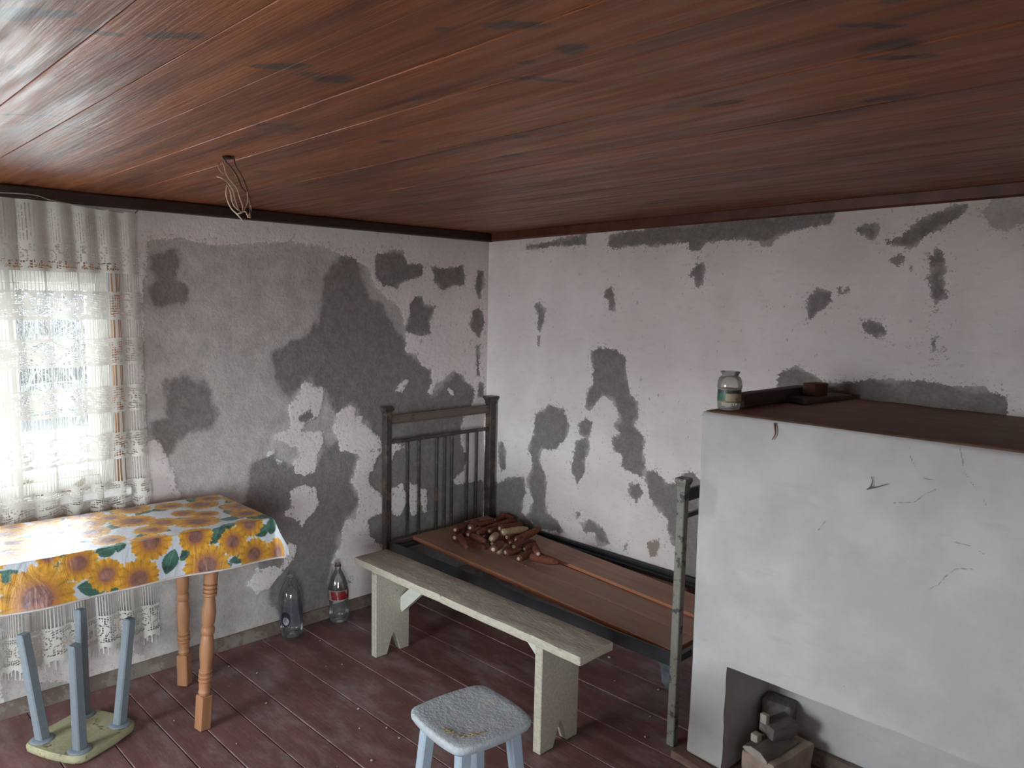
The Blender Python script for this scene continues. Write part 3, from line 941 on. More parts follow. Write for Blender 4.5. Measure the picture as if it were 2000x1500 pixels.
box(bm, (0, 0, .069), (.047, .047, .138), bevel=.004)
legme = bpy.data.meshes.new('leg'); bmesh.ops.recalc_face_normals(bm, faces=bm.faces[:]); bm.to_mesh(legme); bm.free()
legme.materials.append(M_PINE); legme.shade_smooth(); legme.set_sharp_from_angle(angle=.6)
for (b0, t0) in (((.636, -2.085), (.640, -2.028)), ((.240, -1.995), (.236, -1.99)), ((.62, -2.90), (.62, -2.90)), ((.25, -2.90), (.25, -2.90))):
    o = link('leg', legme, None, table)
    up = Vector((t0[0] - b0[0], t0[1] - b0[1], .765)).normalized()
    M = up.to_track_quat('Z', 'Y').to_matrix().to_4x4()
    M.translation = Vector((b0[0], b0[1], .0005))
    o.matrix_parent_inverse = table.matrix_basis.inverted()
    o.matrix_basis = M @ Matrix.Rotation(PI * 1.5 + .2, 4, 'Z') if abs(up.y) > .01 else M


def oilcloth():
    y1, y0 = -1.795, -2.975       # table ends covered
    x0, x1 = .172, .672
    ha, hb, hl = .135, .165, .10  # hang: right end, front, back
    st = .003
    A = np.linspace(y0 - ha, y1 + ha, int((y1 + 2 * ha - y0) / st))
    B = np.linspace(x0 - hl, x1 + hb, int((x1 + hb - x0 + hl) / st))
    AA, BB = np.meshgrid(A, B, indexing='ij')
    sg = np.where(AA > -2.3, 1.0, -1.0); a = np.maximum(np.maximum(AA - y1, y0 - AA), 0); bf = np.maximum(BB - x1, 0); bb = np.maximum(x0 - BB, 0)
    mn = np.minimum(a, bf); mn2 = np.minimum(a, bb)
    mx = np.maximum(a, np.maximum(bf, bb))
    def soft(h, r=.006): return np.where(h < r, h * h / (2 * r), h - r / 2)
    def outw(h, r=.006): return np.minimum(h, r) - np.minimum(h, r) ** 2 / (2 * r)
    wav = .012 * np.sin(AA * 9.5 + 1.0) + .006 * np.sin(AA * 21)
    X = np.clip(BB, x0, x1) + outw(bf) - outw(bb) + .08 * bf + wav * (bf / hb) + .22 * mn - .3 * mn2 - .05 * bb
    Y = np.clip(AA, y0, y1) + sg * (outw(a) + .08 * a + .22 * mn + .2 * mn2 + .008 * np.sin(BB * 25) * (a / ha))
    Z = (.8025 + .02 * (-1.79 - np.clip(AA, y0, y1))) - soft(mx) * .985 + .0012 * vnoise(AA, BB, 22, 9, 3) * (mx == 0)
    # ---- print: sunflowers and leaves on bluish white, painted in cloth coordinates
    rs = random.Random(12)
    V = BB
    col = np.empty(AA.shape + (3,)); col[:] = (0.53, 0.55, 0.585)
    flap = [(-2.64, .668, .120), (-2.51, .76, .066), (-2.425, .70, .064), (-2.32, .662, .080), (-1.97, .735, .060), (-2.075, .660, .088), (-2.11, .780, .068), (-1.885, .668, .068), (-1.775, .655, .066),
            (-1.895, .795, .062), (-2.27, .79, .078), (-2.60, .80, .04), (-2.80, .74, .075), (-2.93, .70, .06)]
    fl = [(y, x1 + (.80 - z), r) for y, z, r in flap]
    tries = 0
    while tries < 2500:
        tries += 1
        c = (rs.uniform(-3.1, -1.66), rs.uniform(.07, x1 - .03), rs.uniform(.055, .105))
        if all(math.hypot(c[0] - q[0], c[1] - q[1]) > (c[2] + q[2]) * .74 for q in fl): fl.append(c)
    leaves = [(-2.74, .745, .06, .035, .5), (-2.42, .79, .04, .028, .2), (-2.375, .80, .03, .02, 1.2), (-2.47, .665, .055, .03, -.3), (-2.40, .665, .04, .03, .8), (-2.205, .70, .05, .03, 1.2), (-2.13, .725, .05, .03, .6),
              (-2.035, .77, .04, .026, 1.0), (-1.945, .665, .05, .02, .1), (-1.845, .755, .035, .026, .4), (-1.80, .77, .04, .026, 1.3), (-2.56, .81, .035, .03, .4), (-2.0, .645, .02, .012, .2)]
    lv = [(y, x1 + (.80 - z), p, q, t) for y, z, p, q, t in leaves]
    for _ in range(70):
        lv.append((rs.uniform(-3.0, -1.66), rs.uniform(.07, x1 + .02), rs.uniform(.03, .06), rs.uniform(.018, .032), rs.uniform(0, 3)))
    tn = vnoise(AA, BB, 40, 21, 3)
    for (cy_, cv, p, q, t) in lv:
        du = AA - cy_; dv = -(BB - cv)
        e = du * math.cos(t) + dv * math.sin(t); f_ = -du * math.sin(t) + dv * math.cos(t)
        ins = (np.abs(f_) < q * np.clip(1 - (e / p) ** 2, 0, 1)) & (np.abs(e) < p)
        vein = np.abs(f_) < .0016
        cc = np.where(vein[..., None], (.11, .20, .155), (.048, .125, .09)) * (1 + .35 * tn[..., None] + .25 * np.sin(f_ / q * 2 + e / p * 3)[..., None])
        col[ins] = cc[ins]
    for (cy_, cv, r) in fl:
        du = AA - cy_; dv = BB - cv
        rr = np.hypot(du, dv) / r; th = np.arctan2(dv, du) + .3 * np.sin(cy_ * 50)
        n = 13
        ph1 = np.abs(((th * n / (2 * PI)) % 1) - .5) * 2
        ph2 = np.abs((((th + .27) * n / (2 * PI)) % 1) - .5) * 2
        e1 = .72 + .28 * np.clip(1 - ph1, 0, 1) ** .7 + .05 * tn; e2 = .66 + .28 * np.clip(1 - ph2, 0, 1) ** .7 + .05 * tn
        ins = rr < np.maximum(e1, e2)
        shade = np.where(rr < e2 * .97, .86, 1.05) * (1 - .28 * (ph1 > .86) * (rr > .5)) * (1 + .22 * tn)
        pet = np.stack([.60 * shade, (.265 + .08 * np.clip(rr - .5, 0, 1)) * shade, .030 * shade], -1)
        inner = np.clip((.62 - rr) / .22, 0, 1)[..., None]
        pet = pet * (1 - inner) + np.array([.36, .135, .045]) * inner
        disc = np.clip((.40 - rr) / .05, 0, 1)[..., None]
        dc = np.array([.25, .115, .085]) * (1 + .5 * tn[..., None]) * (.8 + .5 * np.clip(.3 - np.abs(rr - .2), 0, .3)[..., None])
        pet = pet * (1 - disc) + dc * disc
        col[ins] = pet[ins]
    return grid_mesh('oilcloth', X, Y, Z, None, None, {'print': np.clip(col, .01, .9)}), (X[:, -1], Y[:, -1], Z[:, -1]), (X[-1], Y[-1], Z[-1]), (X[0], Y[0], Z[0])


def mat_oilcloth():
    M = Mat('sunflower_oilcloth_print')
    c = M.n('Attribute', {'attribute_name': 'print'}).outputs['Color']
    w = M.noise(M.pos((14, 5, 1)), 3.2, 5, 0.6, 1.2)
    M.pbr(c, M.step(M.noise(M.pos(), 8, 4), 0.3, 0.7, 0.30, 0.44), M.bump(w, 0.45, 0.010), 0.65)
    return M.m


cloth = empty('oilcloth', (.43, -2.33, .80))
tag(cloth, 'sunflower-printed oilcloth draped over the table by the window', 'tablecloth')
me, hemf, hemr, heml = oilcloth()
sheet = at_parent(link('printed_sheet', me, mat_oilcloth(), cloth, True), cloth)
M_HEM = simple('pink_white_hem', (0.62, 0.55, 0.52, 1), 0.6, 0.1, 20, 0.1)
for (hx, hy, hz), step_ in ((hemf, 12), (hemr, 12), (heml, 12)):
    bm = bmesh.new()
    tube(bm, [Vector((hx[i], hy[i], hz[i] - .001)) for i in range(0, len(hx), step_)], .0042, 6)
    bmobj('hem', bm, M_HEM, sheet, True)


# ---------------------------------------------------------------- stools
def rounded_seat(bm, w, th, bow=.013, rad=.042, n=12):
    """square seat with bowed sides, round corners, dished top"""
    out = []
    h = w / 2
    for q in range(4):
        for k in range(n):
            t = k / n * 2 - 1
            a = PI / 2 * q
            px, py = h + bow * (1 - t * t), h * t
            # pull the corner in
            cx = math.copysign(1, t) * max(0, abs(t) - .78) / .22
            px -= abs(cx) ** 2 * rad * .20; py -= math.copysign(abs(cx) ** 2 * rad * .10, t)
            out.append((px * math.cos(a) - py * math.sin(a), px * math.sin(a) + py * math.cos(a)))
    rings = []
    for sc, z in ((.30, -th), (.75, -th), (.955, -th), (.99, -th * .72), (1.0, -th * .35), (.985, -.003), (.95, 0), (.80, -.002), (.5, -.005), (.2, -.006)):
        ring = []
        for x, y in out:
            j = mnoise.noise(Vector((x * 22, y * 22, z * 60))) * .0025
            ring.append(bm.verts.new((x * sc + j, y * sc - j, z + (j * .6 if sc > .3 else 0))))
        rings.append(ring)
    m = len(out)
    for a, b in zip(rings, rings[1:]):
        for k in range(m):
            bm.faces.new((a[k], a[(k + 1) % m], b[(k + 1) % m], b[k]))
    bm.faces.new(rings[0][::-1]); bm.faces.new(rings[-1])


M_SEAT = mat_painted('lumpy_blue_grey_paint', (0.38, 0.405, 0.425, 1), (0.46, 0.43, 0.33, 1), (0.29, 0.31, 0.325, 1), 0.66, 0.70, 14, 0.0, 0.5, bump=1.0)
M_SLEG = mat_painted('pale_blue_grey_paint', (0.32, 0.38, 0.44, 1), (0.22, 0.2, 0.17, 1), (0.27, 0.32, 0.37, 1), 0.70, 0.73, 12, 0.0, 0.45, bump=0.3)
M_SLEG2 = mat_painted('shaded_blue_grey_paint', (0.185, 0.215, 0.24, 1), (0.12, 0.11, 0.095, 1), (0.15, 0.175, 0.195, 1), 0.70, 0.73, 12, 0.0, 0.45, bump=0.3)  # darker copy of the leg paint, shade under the table put into colour
M_UNDER = mat_painted('olive_yellow_underside', (0.33, 0.305, 0.185, 1), (0.10, 0.085, 0.06, 1), (0.235, 0.215, 0.13, 1), 0.58, 0.64, 10, 0.0, 0.6, bump=0.5)
M_SAW = simple('sawdust', (0.40, 0.31, 0.17, 1), 1.0, 0.25, 60, 0.6)


def make_stool(name, label, seat_mat, w=.275, H=.45, leg_mat=None):
    st = empty(name)
    tag(st, label, 'stool')
    bm = bmesh.new(); rounded_seat(bm, w, .03)
    s = bmobj('seat', bm, seat_mat, st, angle=.9); s.location = (0, 0, H)
    for k in range(4):
        a = PI / 4 + PI / 2 * k
        bm = bmesh.new()
        r0, r1 = .128, .175
        vs = beam(bm, (r1 * math.cos(a), r1 * math.sin(a), 0), (r0 * math.cos(a), r0 * math.sin(a), H - .029), .036, .032, up=Vector((1, 0, 0)), bevel=.004, taper=1.12)
        bmobj('leg', bm, leg_mat or M_SLEG, st)
    return st


stool = make_stool('painted_stool', 'blue-grey painted wooden stool standing upright in front of the bench', M_SEAT)
stool.location = (1.862, -1.775, 0); stool.rotation_euler = (0, 0, -.11)
bm = bmesh.new()
for i in range(90):
    t = random.uniform(-1, 1)
    x = .062 * t; y = .030 * t * t + random.gauss(0, .0045)
    s = random.uniform(.0012, .003)
    box(bm, (x, y, .4465 + s / 2), (s * 2, s, s), rot=Matrix.Rotation(random.uniform(0, 3), 3, 'Z'))
o = bmobj('sawdust', bm, M_SAW); o.matrix_basis = Matrix.Translation(unpx((905, 1436), 2, .4465) - Vector((0, 0, .4465))) @ Matrix.Rotation(.72, 4, 'Z')
tag(o, 'streak of yellow sawdust on the upright stool seat', 'sawdust', kind='stuff')

st2 = make_stool('painted_stool', 'stool turned upside down under the table, legs in the air', M_UNDER, .272, .45, M_SLEG2)
st2.rotation_euler = (PI, 0, .46); st2.location = (.400, -2.448, .451)
for k in range(4):
    a = PI / 4 + PI / 2 * k
    bm = bmesh.new(); lathe(bm, [(.042, 0), (.040, .003), (.030, .006), (.022, .007)], 14)
    o = bmobj('paint_daub', bm, M_SLEG2, st2, True)
    o.location = (.13 * math.cos(a), .13 * math.sin(a), .42); o.rotation_euler = (PI, 0, 0)

# ---------------------------------------------------------------- bench
M_BENCH = mat_painted('worn_cream_paint', (0.51, 0.47, 0.375, 1), (0.20, 0.16, 0.12, 1), (0.30, 0.25, 0.205, 1), 0.66, 0.70, 7, 0.95, 0.65, (1, 3, 3), 0.55)
M_BENCHW = mat_painted('white_brace_paint', (0.62, 0.63, 0.56, 1), (0.3, 0.25, 0.2, 1), (0.5, 0.5, 0.44, 1), 0.7, 0.74, 8)
bench = empty('wooden_bench', (1.14, -1.155, 0))
tag(bench, 'long cream-painted wooden bench with worn top beside the bed', 'bench')
bm = bmesh.new()
box(bm, (1.14, -1.155, .4375), (1.42, .19, .035), bevel=.006, seg=2, sub=(24, 2, 0), jit=.003)
at_parent(bmobj('seat_plank', bm, M_BENCH, bench, angle=.7), bench)
for x0, sgn in ((.575, 1), (1.645, 1)):
    bm = bmesh.new()
    yc = -1.14 if x0 < 1 else -1.135
    w = .195 if x0 < 1 else .215
    pts = [(-w / 2, 0), (-.032, 0), (-.012, .075), (.004, .105), (.022, .07), (.045, 0), (w / 2, 0), (w / 2, .419), (-w / 2, .419)]
    prism(bm, pts, -.019, .019, lambda v, x0=x0, yc=yc: Vector((x0 + v.y, yc + v.x, v.z)))
    bmesh.ops.bevel(bm, geom=[e for e in bm.edges], offset=.0025, segments=1, affect='EDGES')
    at_parent(bmobj('leg_board', bm, M_BENCH, bench), bench)
bm = bmesh.new(); beam(bm, (.585, -1.085, .215), (.79, -1.085, .395), .022, .062, up=Vector((0, 0, 1)))
at_parent(bmobj('brace', bm, M_BENCHW, bench), bench)
bm = bmesh.new(); beam(bm, (1.64, -1.185, .335), (1.555, -1.185, .405), .022, .04)
at_parent(bmobj('brace', bm, M_BENCHW, bench), bench)

# ---------------------------------------------------------------- iron bed
M_IRON = mat_painted('rusty_black_iron', (0.035, 0.029, 0.027, 1), (0.11, 0.075, 0.055, 1), (0.075, 0.056, 0.047, 1), 0.50, 0.64, 12, 0, 0.36, bump=0.25)
M_IRONB = mat_painted('bare_brown_rail', (0.12, 0.088, 0.073, 1), (0.05, 0.035, 0.03, 1), (0.155, 0.12, 0.10, 1), 0.55, 0.68, 9, 0, 0.4, bump=0.2)
M_POST = mat_painted('bare_speckled_iron', (0.19, 0.175, 0.145, 1), (0.06, 0.05, 0.042, 1), (0.26, 0.25, 0.215, 1), 0.54, 0.62, 22, 0, 0.5, bump=0.4)
M_RAIL = simple('dark_steel_rail', (0.032, 0.033, 0.037, 1), 0.45, 0.2, 10, 0.1, 0.5)
bed = empty('iron_bed', (1.02, -.43, 0))
tag(bed, 'dark iron bed frame with barred headboard in the corner', 'bed')


def bpart(name, boxes, mat, bev=.003, parent=None):
    bm = bmesh.new()
    for b_ in boxes:
        box(bm, b_[0], b_[1], bevel=bev)
    return at_parent(bmobj(name, bm, mat, parent or bed), bed)


def post(x, y, h, w, mat):
    p = bpart('post', [((x, y, h / 2), (w, w, h))], mat)
    bm = bmesh.new()
    for (s0, s1, z0, z1) in ((1.06, 1.06, h - .012, h + .003), (1.02, 1.5, h + .003, h + .022), (1.5, 1.42, h + .022, h + .034)):
        a = [bm.verts.new((x + sx * w / 2 * s0, y + sy * w / 2 * s0, z0)) for sx, sy in ((-1, -1), (1, -1), (1, 1), (-1, 1))]
        b2 = [bm.verts.new((x + sx * w / 2 * s1, y + sy * w / 2 * s1, z1)) for sx, sy in ((-1, -1), (1, -1), (1, 1), (-1, 1))]
        bm.faces.new(a[::-1]); bm.faces.new(b2)
        for k in range(4): bm.faces.new((a[k], a[(k + 1) % 4], b2[(k + 1) % 4], b2[k]))
    c = bmobj('cap', bm, mat, p)
    c.matrix_parent_inverse = (p.matrix_parent_inverse).inverted() if False else Matrix.Identity(4)
    return p


HX = .085
YF, YB = -.812, -.035
post(HX, YF, 1.075, .038, M_IRON); post(HX, YB - .004, 1.08, .048, M_IRON)
ym = (YF + YB) / 2; L = YB - YF - .04
bpart('top_rail', [((HX, ym, 1.037), (.022, L, .048))], M_IRONB, .005)
bpart('rail_bead', [((HX + .013, ym, 1.058), (.008, L, .008)), ((HX + .013, ym, 1.016), (.008, L, .008))], M_IRONB, .002)
bpart('middle_rail', [((HX, ym, .913), (.018, L, .02))], M_IRON)
bpart('bottom_rail', [((HX, ym, .345), (.03, L, .02)), ((HX + .006, ym, .33), (.008, L, .04))], M_IRONB)
for y in (-.67, -.59, -.46, -.40, -.345, -.225, -.15):
    bpart('bar', [((HX, y, .628), (.010, .018, .55))], M_IRON, .003)
for y in (YF + .005, YB - .005):
    bpart('side_rail', [((1.02, y, .335), (1.84, .006, .055)), ((1.02, y + (.018 if y < -.4 else -.018), .338), (1.84, .036, .006))], M_RAIL, .0)
bpart('cross_rail', [((.125, ym, .325), (.03, L, .02))], M_RAIL); bpart('cross_rail', [((1.9, ym, .325), (.03, L, .02))], M_RAIL)
FX = 1.962
post(FX, YF, 1.02, .033, M_POST); post(FX, YB, 1.02, .036, M_POST)
bpart('top_rail', [((FX, ym, .985), (.022, L, .048))], M_IRON, .005)
bpart('middle_rail', [((FX, ym, .905), (.018, L, .018))], M_IRON)
bpart('bottom_rail', [((FX, ym, .345), (.025, L, .03))], M_IRON)
for y in (-.60, -.45, -.30, -.15):
    bpart('bar', [((FX, y, .63), (.009, .014, .54))], M_IRON, .002)
bm = bmesh.new()
prism(bm, [(1.84, .36), (1.945, .36), (1.945, .21), (1.925, .205), (1.90, .23), (1.89, .29), (1.86, .315)], -.806, -.795)
at_parent(bmobj('hook_bracket', bm, simple('chipped_blue_grey_bracket', (0.10, 0.115, 0.13, 1), 0.55, 0.35, 25, 0.3), bed), bed)

# loose boards on the bed
M_BOARD = Mat('orange_brown_board')
_v = M_BOARD.pos((1.0, 12, 12), rnd=True, obj=True)
_g = M_BOARD.noise(_v, 2.0, 6, .6)
_c = M_BOARD.mix(M_BOARD.step(_g, .3, .7), (0.29, 0.165, 0.12, 1), (0.40, 0.225, 0.16, 1))
_c = M_BOARD.mix(M_BOARD.step(M_BOARD.noise(M_BOARD.pos(), 5, 7, .7), .45, .72, 0, .55), _c, (0.31, 0.225, 0.19, 1))
_nz = M_BOARD.n('SeparateXYZ', Vector=M_BOARD.n('NewGeometry').outputs['Normal']).outputs[2]
_c = M_BOARD.mix(M_BOARD.step(_nz, .3, .8, .75, 0), _c, (0.46, 0.16, 0.065, 1))     # freshly sawn edges
M_BOARD.pbr(_c, .6, M_BOARD.bump(_g, .2, .003), .3)
M_BOARD = M_BOARD.m


def board(f0, f1, b0, b1, z, th, label):
    """board from its top corners: front edge f0-f1, back edge b0-b1"""
    cx = (f0[0] + f1[0] + b0[0] + b1[0]) / 4; cy_ = (f0[1] + f1[1] + b0[1] + b1[1]) / 4
    an = math.atan2(f1[1] - f0[1], f1[0] - f0[0])
    inv = Matrix.Rotation(-an, 3, 'Z')
    bm = bmesh.new()
    pts = [inv @ Vector((p[0] - cx, p[1] - cy_, 0)) for p in (f0, f1, b1, b0)]
    A = [bm.verts.new((p.x, p.y, -th)) for p in pts]; B2 = [bm.verts.new((p.x, p.y, 0)) for p in pts]
    bm.faces.new(A[::-1]); bm.faces.new(B2)
    for k in range(4): bm.faces.new((A[k], A[(k + 1) % 4], B2[(k + 1) % 4], B2[k]))
    bmesh.ops.bevel(bm, geom=bm.edges[:], offset=.0015, segments=1, affect='EDGES')
    o = bmobj('bed_board', bm, M_BOARD); o.location = (cx, cy_, z); o.rotation_euler = (0, 0, an)
    tag(o, label, 'board', 'loose boards across the bed')
    return o


BZ = .362
board((.105, -.648), (1.93, -.787), (.105, -.462), (1.93, -.622), BZ, .024, 'front one of the brown boards lying on the bed')
board((.105, -.458), (1.93, -.618), (.105, -.288), (1.93, -.465), BZ, .024, 'middle one of the brown boards lying on the bed')
board((.105, -.262), (1.93, -.462), (.105, -.075), (1.93, -.268), BZ + .0, .024, 'rearmost brown board on the bed, nearest the wall').location.z += .012


# corn cobs heaped on the boards
def cob_mesh(L, r, seed, pith_only=False):
    rnd = random.Random(seed)
    bm = bmesh.new()
    n = 13
    prof = []
    for i in range(n):
        t = i / (n - 1)
        rr = r * (.93 + .10 * math.sin(t * 2.6 + .3)) * (1.0 if t < .68 else 1 - .52 * ((t - .68) / .32) ** 1.4)
        prof.append((max(rr, .003), (t - .5) * L))
    vs = lathe(bm, prof, 14)
    for v in vs:
        k = mnoise.noise(v.co * 210 + Vector((seed, 0, 0))) * .0016
        d = Vector((v.co.x, v.co.y, 0)); d.normalize()
        v.co += d * k
    M = Matrix.Rotation(PI / 2, 4, 'Y')
    bmesh.ops.transform(bm, matrix=M, verts=bm.verts[:])
    bmesh.ops.recalc_face_normals(bm, faces=bm.faces[:])
    me = bpy.data.meshes.new('core'); bm.to_mesh(me); bm.free(); me.shade_smooth()
    bm = bmesh.new(); lathe(bm, [(r * .52, 0), (r * .46, .003), (r * .2, .0045)], 10)
    bmesh.ops.transform(bm, matrix=Matrix.Translation((-L / 2, 0, 0)) @ Matrix.Rotation(-PI / 2, 4, 'Y'), verts=bm.verts[:])
    mp = bpy.data.meshes.new('pith'); bm.to_mesh(mp); bm.free(); mp.shade_smooth()
    return me, mp


M_COB = simple('red_brown_cob', (0.20, 0.068, 0.042, 1), 0.85, 0.2, 90, 0.9, 0.2)
M_COBP = simple('pale_straw_cob', (0.42, 0.29, 0.165, 1), 0.85, 0.15, 90, 0.8, 0.2)
M_PITH = simple('cream_pith', (0.56, 0.47, 0.36, 1), 0.9, 0.1, 40, 0.3, 0.2)
COBS = [  # ((x1,y1),(x2,y2)) in the zoom [820,980,1120,1130] x 0.15, layer, kind
    ((1060, 175), (1220, 215), 0, 0), ((460, 365), (612, 285), 1, 0), ((452, 470), (620, 385), 0, 0), ((520, 448), (612, 600), 1, 0), ((650, 330), (752, 250), 2, 0),
    ((722, 330), (980, 245), 1, 0), ((882, 338), (1210, 262), 1, 0), ((715, 372), (880, 305), 0, 0), ((1036, 372), (1345, 292), 1, 0), ((1085, 420), (1400, 325), 2, 1),
    ((1262, 472), (1562, 378), 1, 0), ((1135, 462), (1400, 395), 0, 0), ((680, 442), (862, 520), 1, 0), ((612, 492), (850, 602), 0, 0), ((828, 438), (1015, 360), 0, 0),
    ((938, 492), (1012, 408), 2, 2), ((935, 546), (1065, 480), 0, 0), ((952, 650), (1080, 505), 2, 0), ((1028, 645), (1122, 565), 0, 2), ((1222, 580), (1340, 500), 1, 0),
    ((1108, 662), (1325, 618), 0, 0), ((1178, 535), (1300, 470), 0, 0), ((1292, 740), (1482, 655), 0, 3), ((1445, 715), (1812, 797), 0, 4), ((1515, 700), (1525, 548), 1, 5),
    ((620, 420), (800, 350), 1, 0), ((560, 330), (700, 290), 0, 0), ((900, 400), (1060, 345), 1, 0), ((760, 415), (880, 355), 1, 0), ((1060, 300), (1250, 245), 0, 0),
    ((980, 250), (1130, 210), 0, 0), ((1330, 560), (1490, 520), 0, 0), ((1380, 610), (1500, 570), 0, 0), ((1180, 330), (1330, 285), 0, 0)]
cobm = {}
for i, (a, b2, layer, kd) in enumerate(COBS):
    z = BZ + .020 + .030 * layer + (.013 if a[0] > 1000 else 0.004)
    pa = unpx((820 + .15 * a[0], 980 + .15 * a[1]), 2, z); pb = unpx((820 + .15 * b2[0], 980 + .15 * b2[1]), 2, z)
    L = min(max((pb - pa).length, .10), .195)
    key = (round(L / .02) * .02, i % 3, kd in (1, 2))
    if key not in cobm:
        me, mp = cob_mesh(key[0], .0182 + .0015 * (i % 3), i)
        me.materials.append(M_COBP if kd in (1, 2) else M_COB); mp.materials.append(M_PITH)
        cobm[key] = (me, mp)
    me, mp = cobm[key]
    o = link('corn_cob', me)
    d = (pb - pa); yaw = math.atan2(d.y, d.x)
    o.location = (pa + pb) / 2
    o.rotation_euler = (0, random.uniform(-.12, .12) if layer else 0, yaw)
    c = link('pith', mp, None, o)
    lab = {0: 'bare reddish-brown corn cob in the heap on the bed boards', 1: 'long pale straw-coloured corn cob on top of the heap', 2: 'short pale-skinned corn cob in the heap on the bed boards',
           3: 'corn cob with cream cut end lying nearest the front of the bed', 4: 'long orange-brown corn cob at the right edge of the heap', 5: 'corn cob leaning upright across the one at the right edge'}[kd]
    lab = {0: 'corn cob farthest back in the heap, against the wall-side rail', 1: 'leftmost upper corn cob of the heap, nearest the headboard', 3: 'corn cob at the left front of the heap pointing at the bench',
           10: 'corn cob at the right rear of the heap, above bare board', 17: 'corn cob with broad pale end at the middle front of the heap', 13: 'lower of two parallel corn cobs at the left front of the heap',
           12: 'upper of two parallel corn cobs at the left front of the heap', 15: 'short pale corn cob standing out at the centre of the heap', 18: 'short pale corn cob beside the broad-ended one at the front',
           20: 'corn cob at the front of the heap right of the short pale one', 6: 'long corn cob at the rear of the heap left of the pale straw one', 8: 'corn cob lying just behind the long pale straw-coloured one'}.get(i, lab)
    tag(o, lab, 'corn cob', 'corn cobs heaped on the bed')
    if kd == 5:
        o.location = unpx((820 + .15 * 1520, 980 + .15 * 630), 2, z + .018); o.rotation_euler = (0, .12, PI * .77)

# ---------------------------------------------------------------- brick stove
SX0, SX1, SY, SZ = 2.042, 3.75, -.84, 1.316
CX0, CX1, CZ, CY = 2.193, 3.45, .41, -.505
stove = empty('brick_stove', ((SX0 + SX1) / 2, SY / 2, 0))
tag(stove, 'big whitewashed masonry stove with a low wood niche', 'stove')


def polyS(pts):     # zoom [1300,680,2000,1500] at 0.547
    return [(unpx((1300 + .547 * x, 680 + .547 * y), 1, SY)[0], unpx((1300 + .547 * x, 680 + .547 * y), 1, SY)[2]) for x, y in pts]


xs = np.concatenate([frange(SX0, CX0, .005)[:-1], frange(CX0, CX1, .005)[:-1], frange(CX1, SX1, .02)])
zs = np.concatenate([frange(0, CZ, .01)[:-1], frange(CZ, SZ, .005)])
U, V = np.meshgrid(xs, zs, indexing='ij')
pt = sdf(polyS([(80, 465), (150, 470), (178, 500), (184, 560), (170, 600), (125, 600), (80, 590)]), U, V)
CR = [[(870, 355), (872, 385), (895, 430), (925, 466), (995, 474)], [(1050, 350), (1062, 400), (1066, 440), (1095, 482), (1125, 520), (1145, 560)], [(965, 505), (920, 525), (890, 550), (815, 553)],
      [(1100, 787), (1040, 787), (1005, 810), (975, 845), (940, 860)], [(1030, 690), (1090, 705), (1140, 735)], [(545, 650), (565, 625), (570, 615)]]
cr = np.full(U.shape, 1.0)
for pl in CR:
    q = polyS(pl)
    for (x0, z0), (x1, z1) in zip(q, q[1:]):
        ex, ez = x1 - x0, z1 - z0
        t = np.clip(((U - x0) * ex + (V - z0) * ez) / (ex * ex + ez * ez), 0, 1)
        cr = np.minimum(cr, np.hypot(U - x0 - ex * t, V - z0 - ez * t))
uc = (U[:-1, :-1] + U[1:, 1:]) / 2; vc = (V[:-1, :-1] + V[1:, 1:]) / 2
keep = ~((uc > CX0) & (uc < CX1) & (vc < CZ))
wob = .006 * vnoise(U, V, 1.6, 31, 2) + .0025 * vnoise(U, V, 9, 32, 3)
edgew = np.clip((U - SX0) / .02, 0, 1) * np.clip((SZ - V) / .02, 0, 1)
rnd_ = .012 * (1 - np.clip((U - SX0) / .014, 0, 1)) ** 2 + .010 * (1 - np.clip((SZ - V) / .012, 0, 1)) ** 2
Xw = U + .004 * vnoise(V, V, 3.0, 33, 2) * (1 - np.clip((U - SX0) / .1, 0, 1)) + .0018 * vnoise(V, V, 12, 34, 2) * (np.abs(U - CX0) < .004)
me = grid_mesh('body', Xw, SY + rnd_ - wob * edgew, V, keep, {'patch': pt, 'crack': cr})
o = at_parent(link('front_face', me, M_STOVE, stove, True), stove)
bm = bmesh.new()
def quad(*p): bm.faces.new([bm.verts.new(v) for v in p])
yb = -.004
yf = SY + .012
quad((SX0, yf, 0), (SX0, yf, SZ), (SX0, yb, SZ), (SX0, yb, 0))
quad((SX1, yf, 0), (SX1, yb, 0), (SX1, yb, SZ), (SX1, yf, SZ))
quad((SX0, yf, SZ), (SX1, yf, SZ), (SX1, yb, SZ), (SX0, yb, SZ))
quad((CX0, SY, 0), (CX0, CY, 0), (CX0, CY, CZ), (CX0, SY, CZ))
quad((CX1, SY, 0), (CX1, SY, CZ), (CX1, CY, CZ), (CX1, CY, 0))
quad((CX0, CY, 0), (CX1, CY, 0), (CX1, CY, CZ), (CX0, CY, CZ))
quad((CX0, SY, CZ), (CX0, CY, CZ), (CX1, CY, CZ), (CX1, SY, CZ))
plain(at_parent(bmobj('body', bm, M_STOVE, stove), stove))
M_TOP = Mat('dark_brown_clay_paint')
_n = M_TOP.noise(M_TOP.pos((1.2, 6, 1)), 3, 7, .65)
_c = M_TOP.mix(M_TOP.step(_n, .3, .72), (0.15, 0.078, 0.054, 1), (0.30, 0.175, 0.125, 1))
M_TOP.pbr(_c, M_TOP.step(_n, .3, .7, .55, .75), M_TOP.bump(_n, .3, .005), .3)
M_TOP = M_TOP.m
xs = frange(SX0 - .003, SX1, .012); ysr = np.array([0, .004, .012, .02, .03, .06, .2, .4, .6, .84])
U, T = np.meshgrid(xs, ysr, indexing='ij')
lip = .006 * vnoise(U, U, 7, 41, 3)
Yt = SY + .009 + T * ((-.004 - SY - .009) / .84) + lip * np.clip(1 - T / .06, 0, 1)
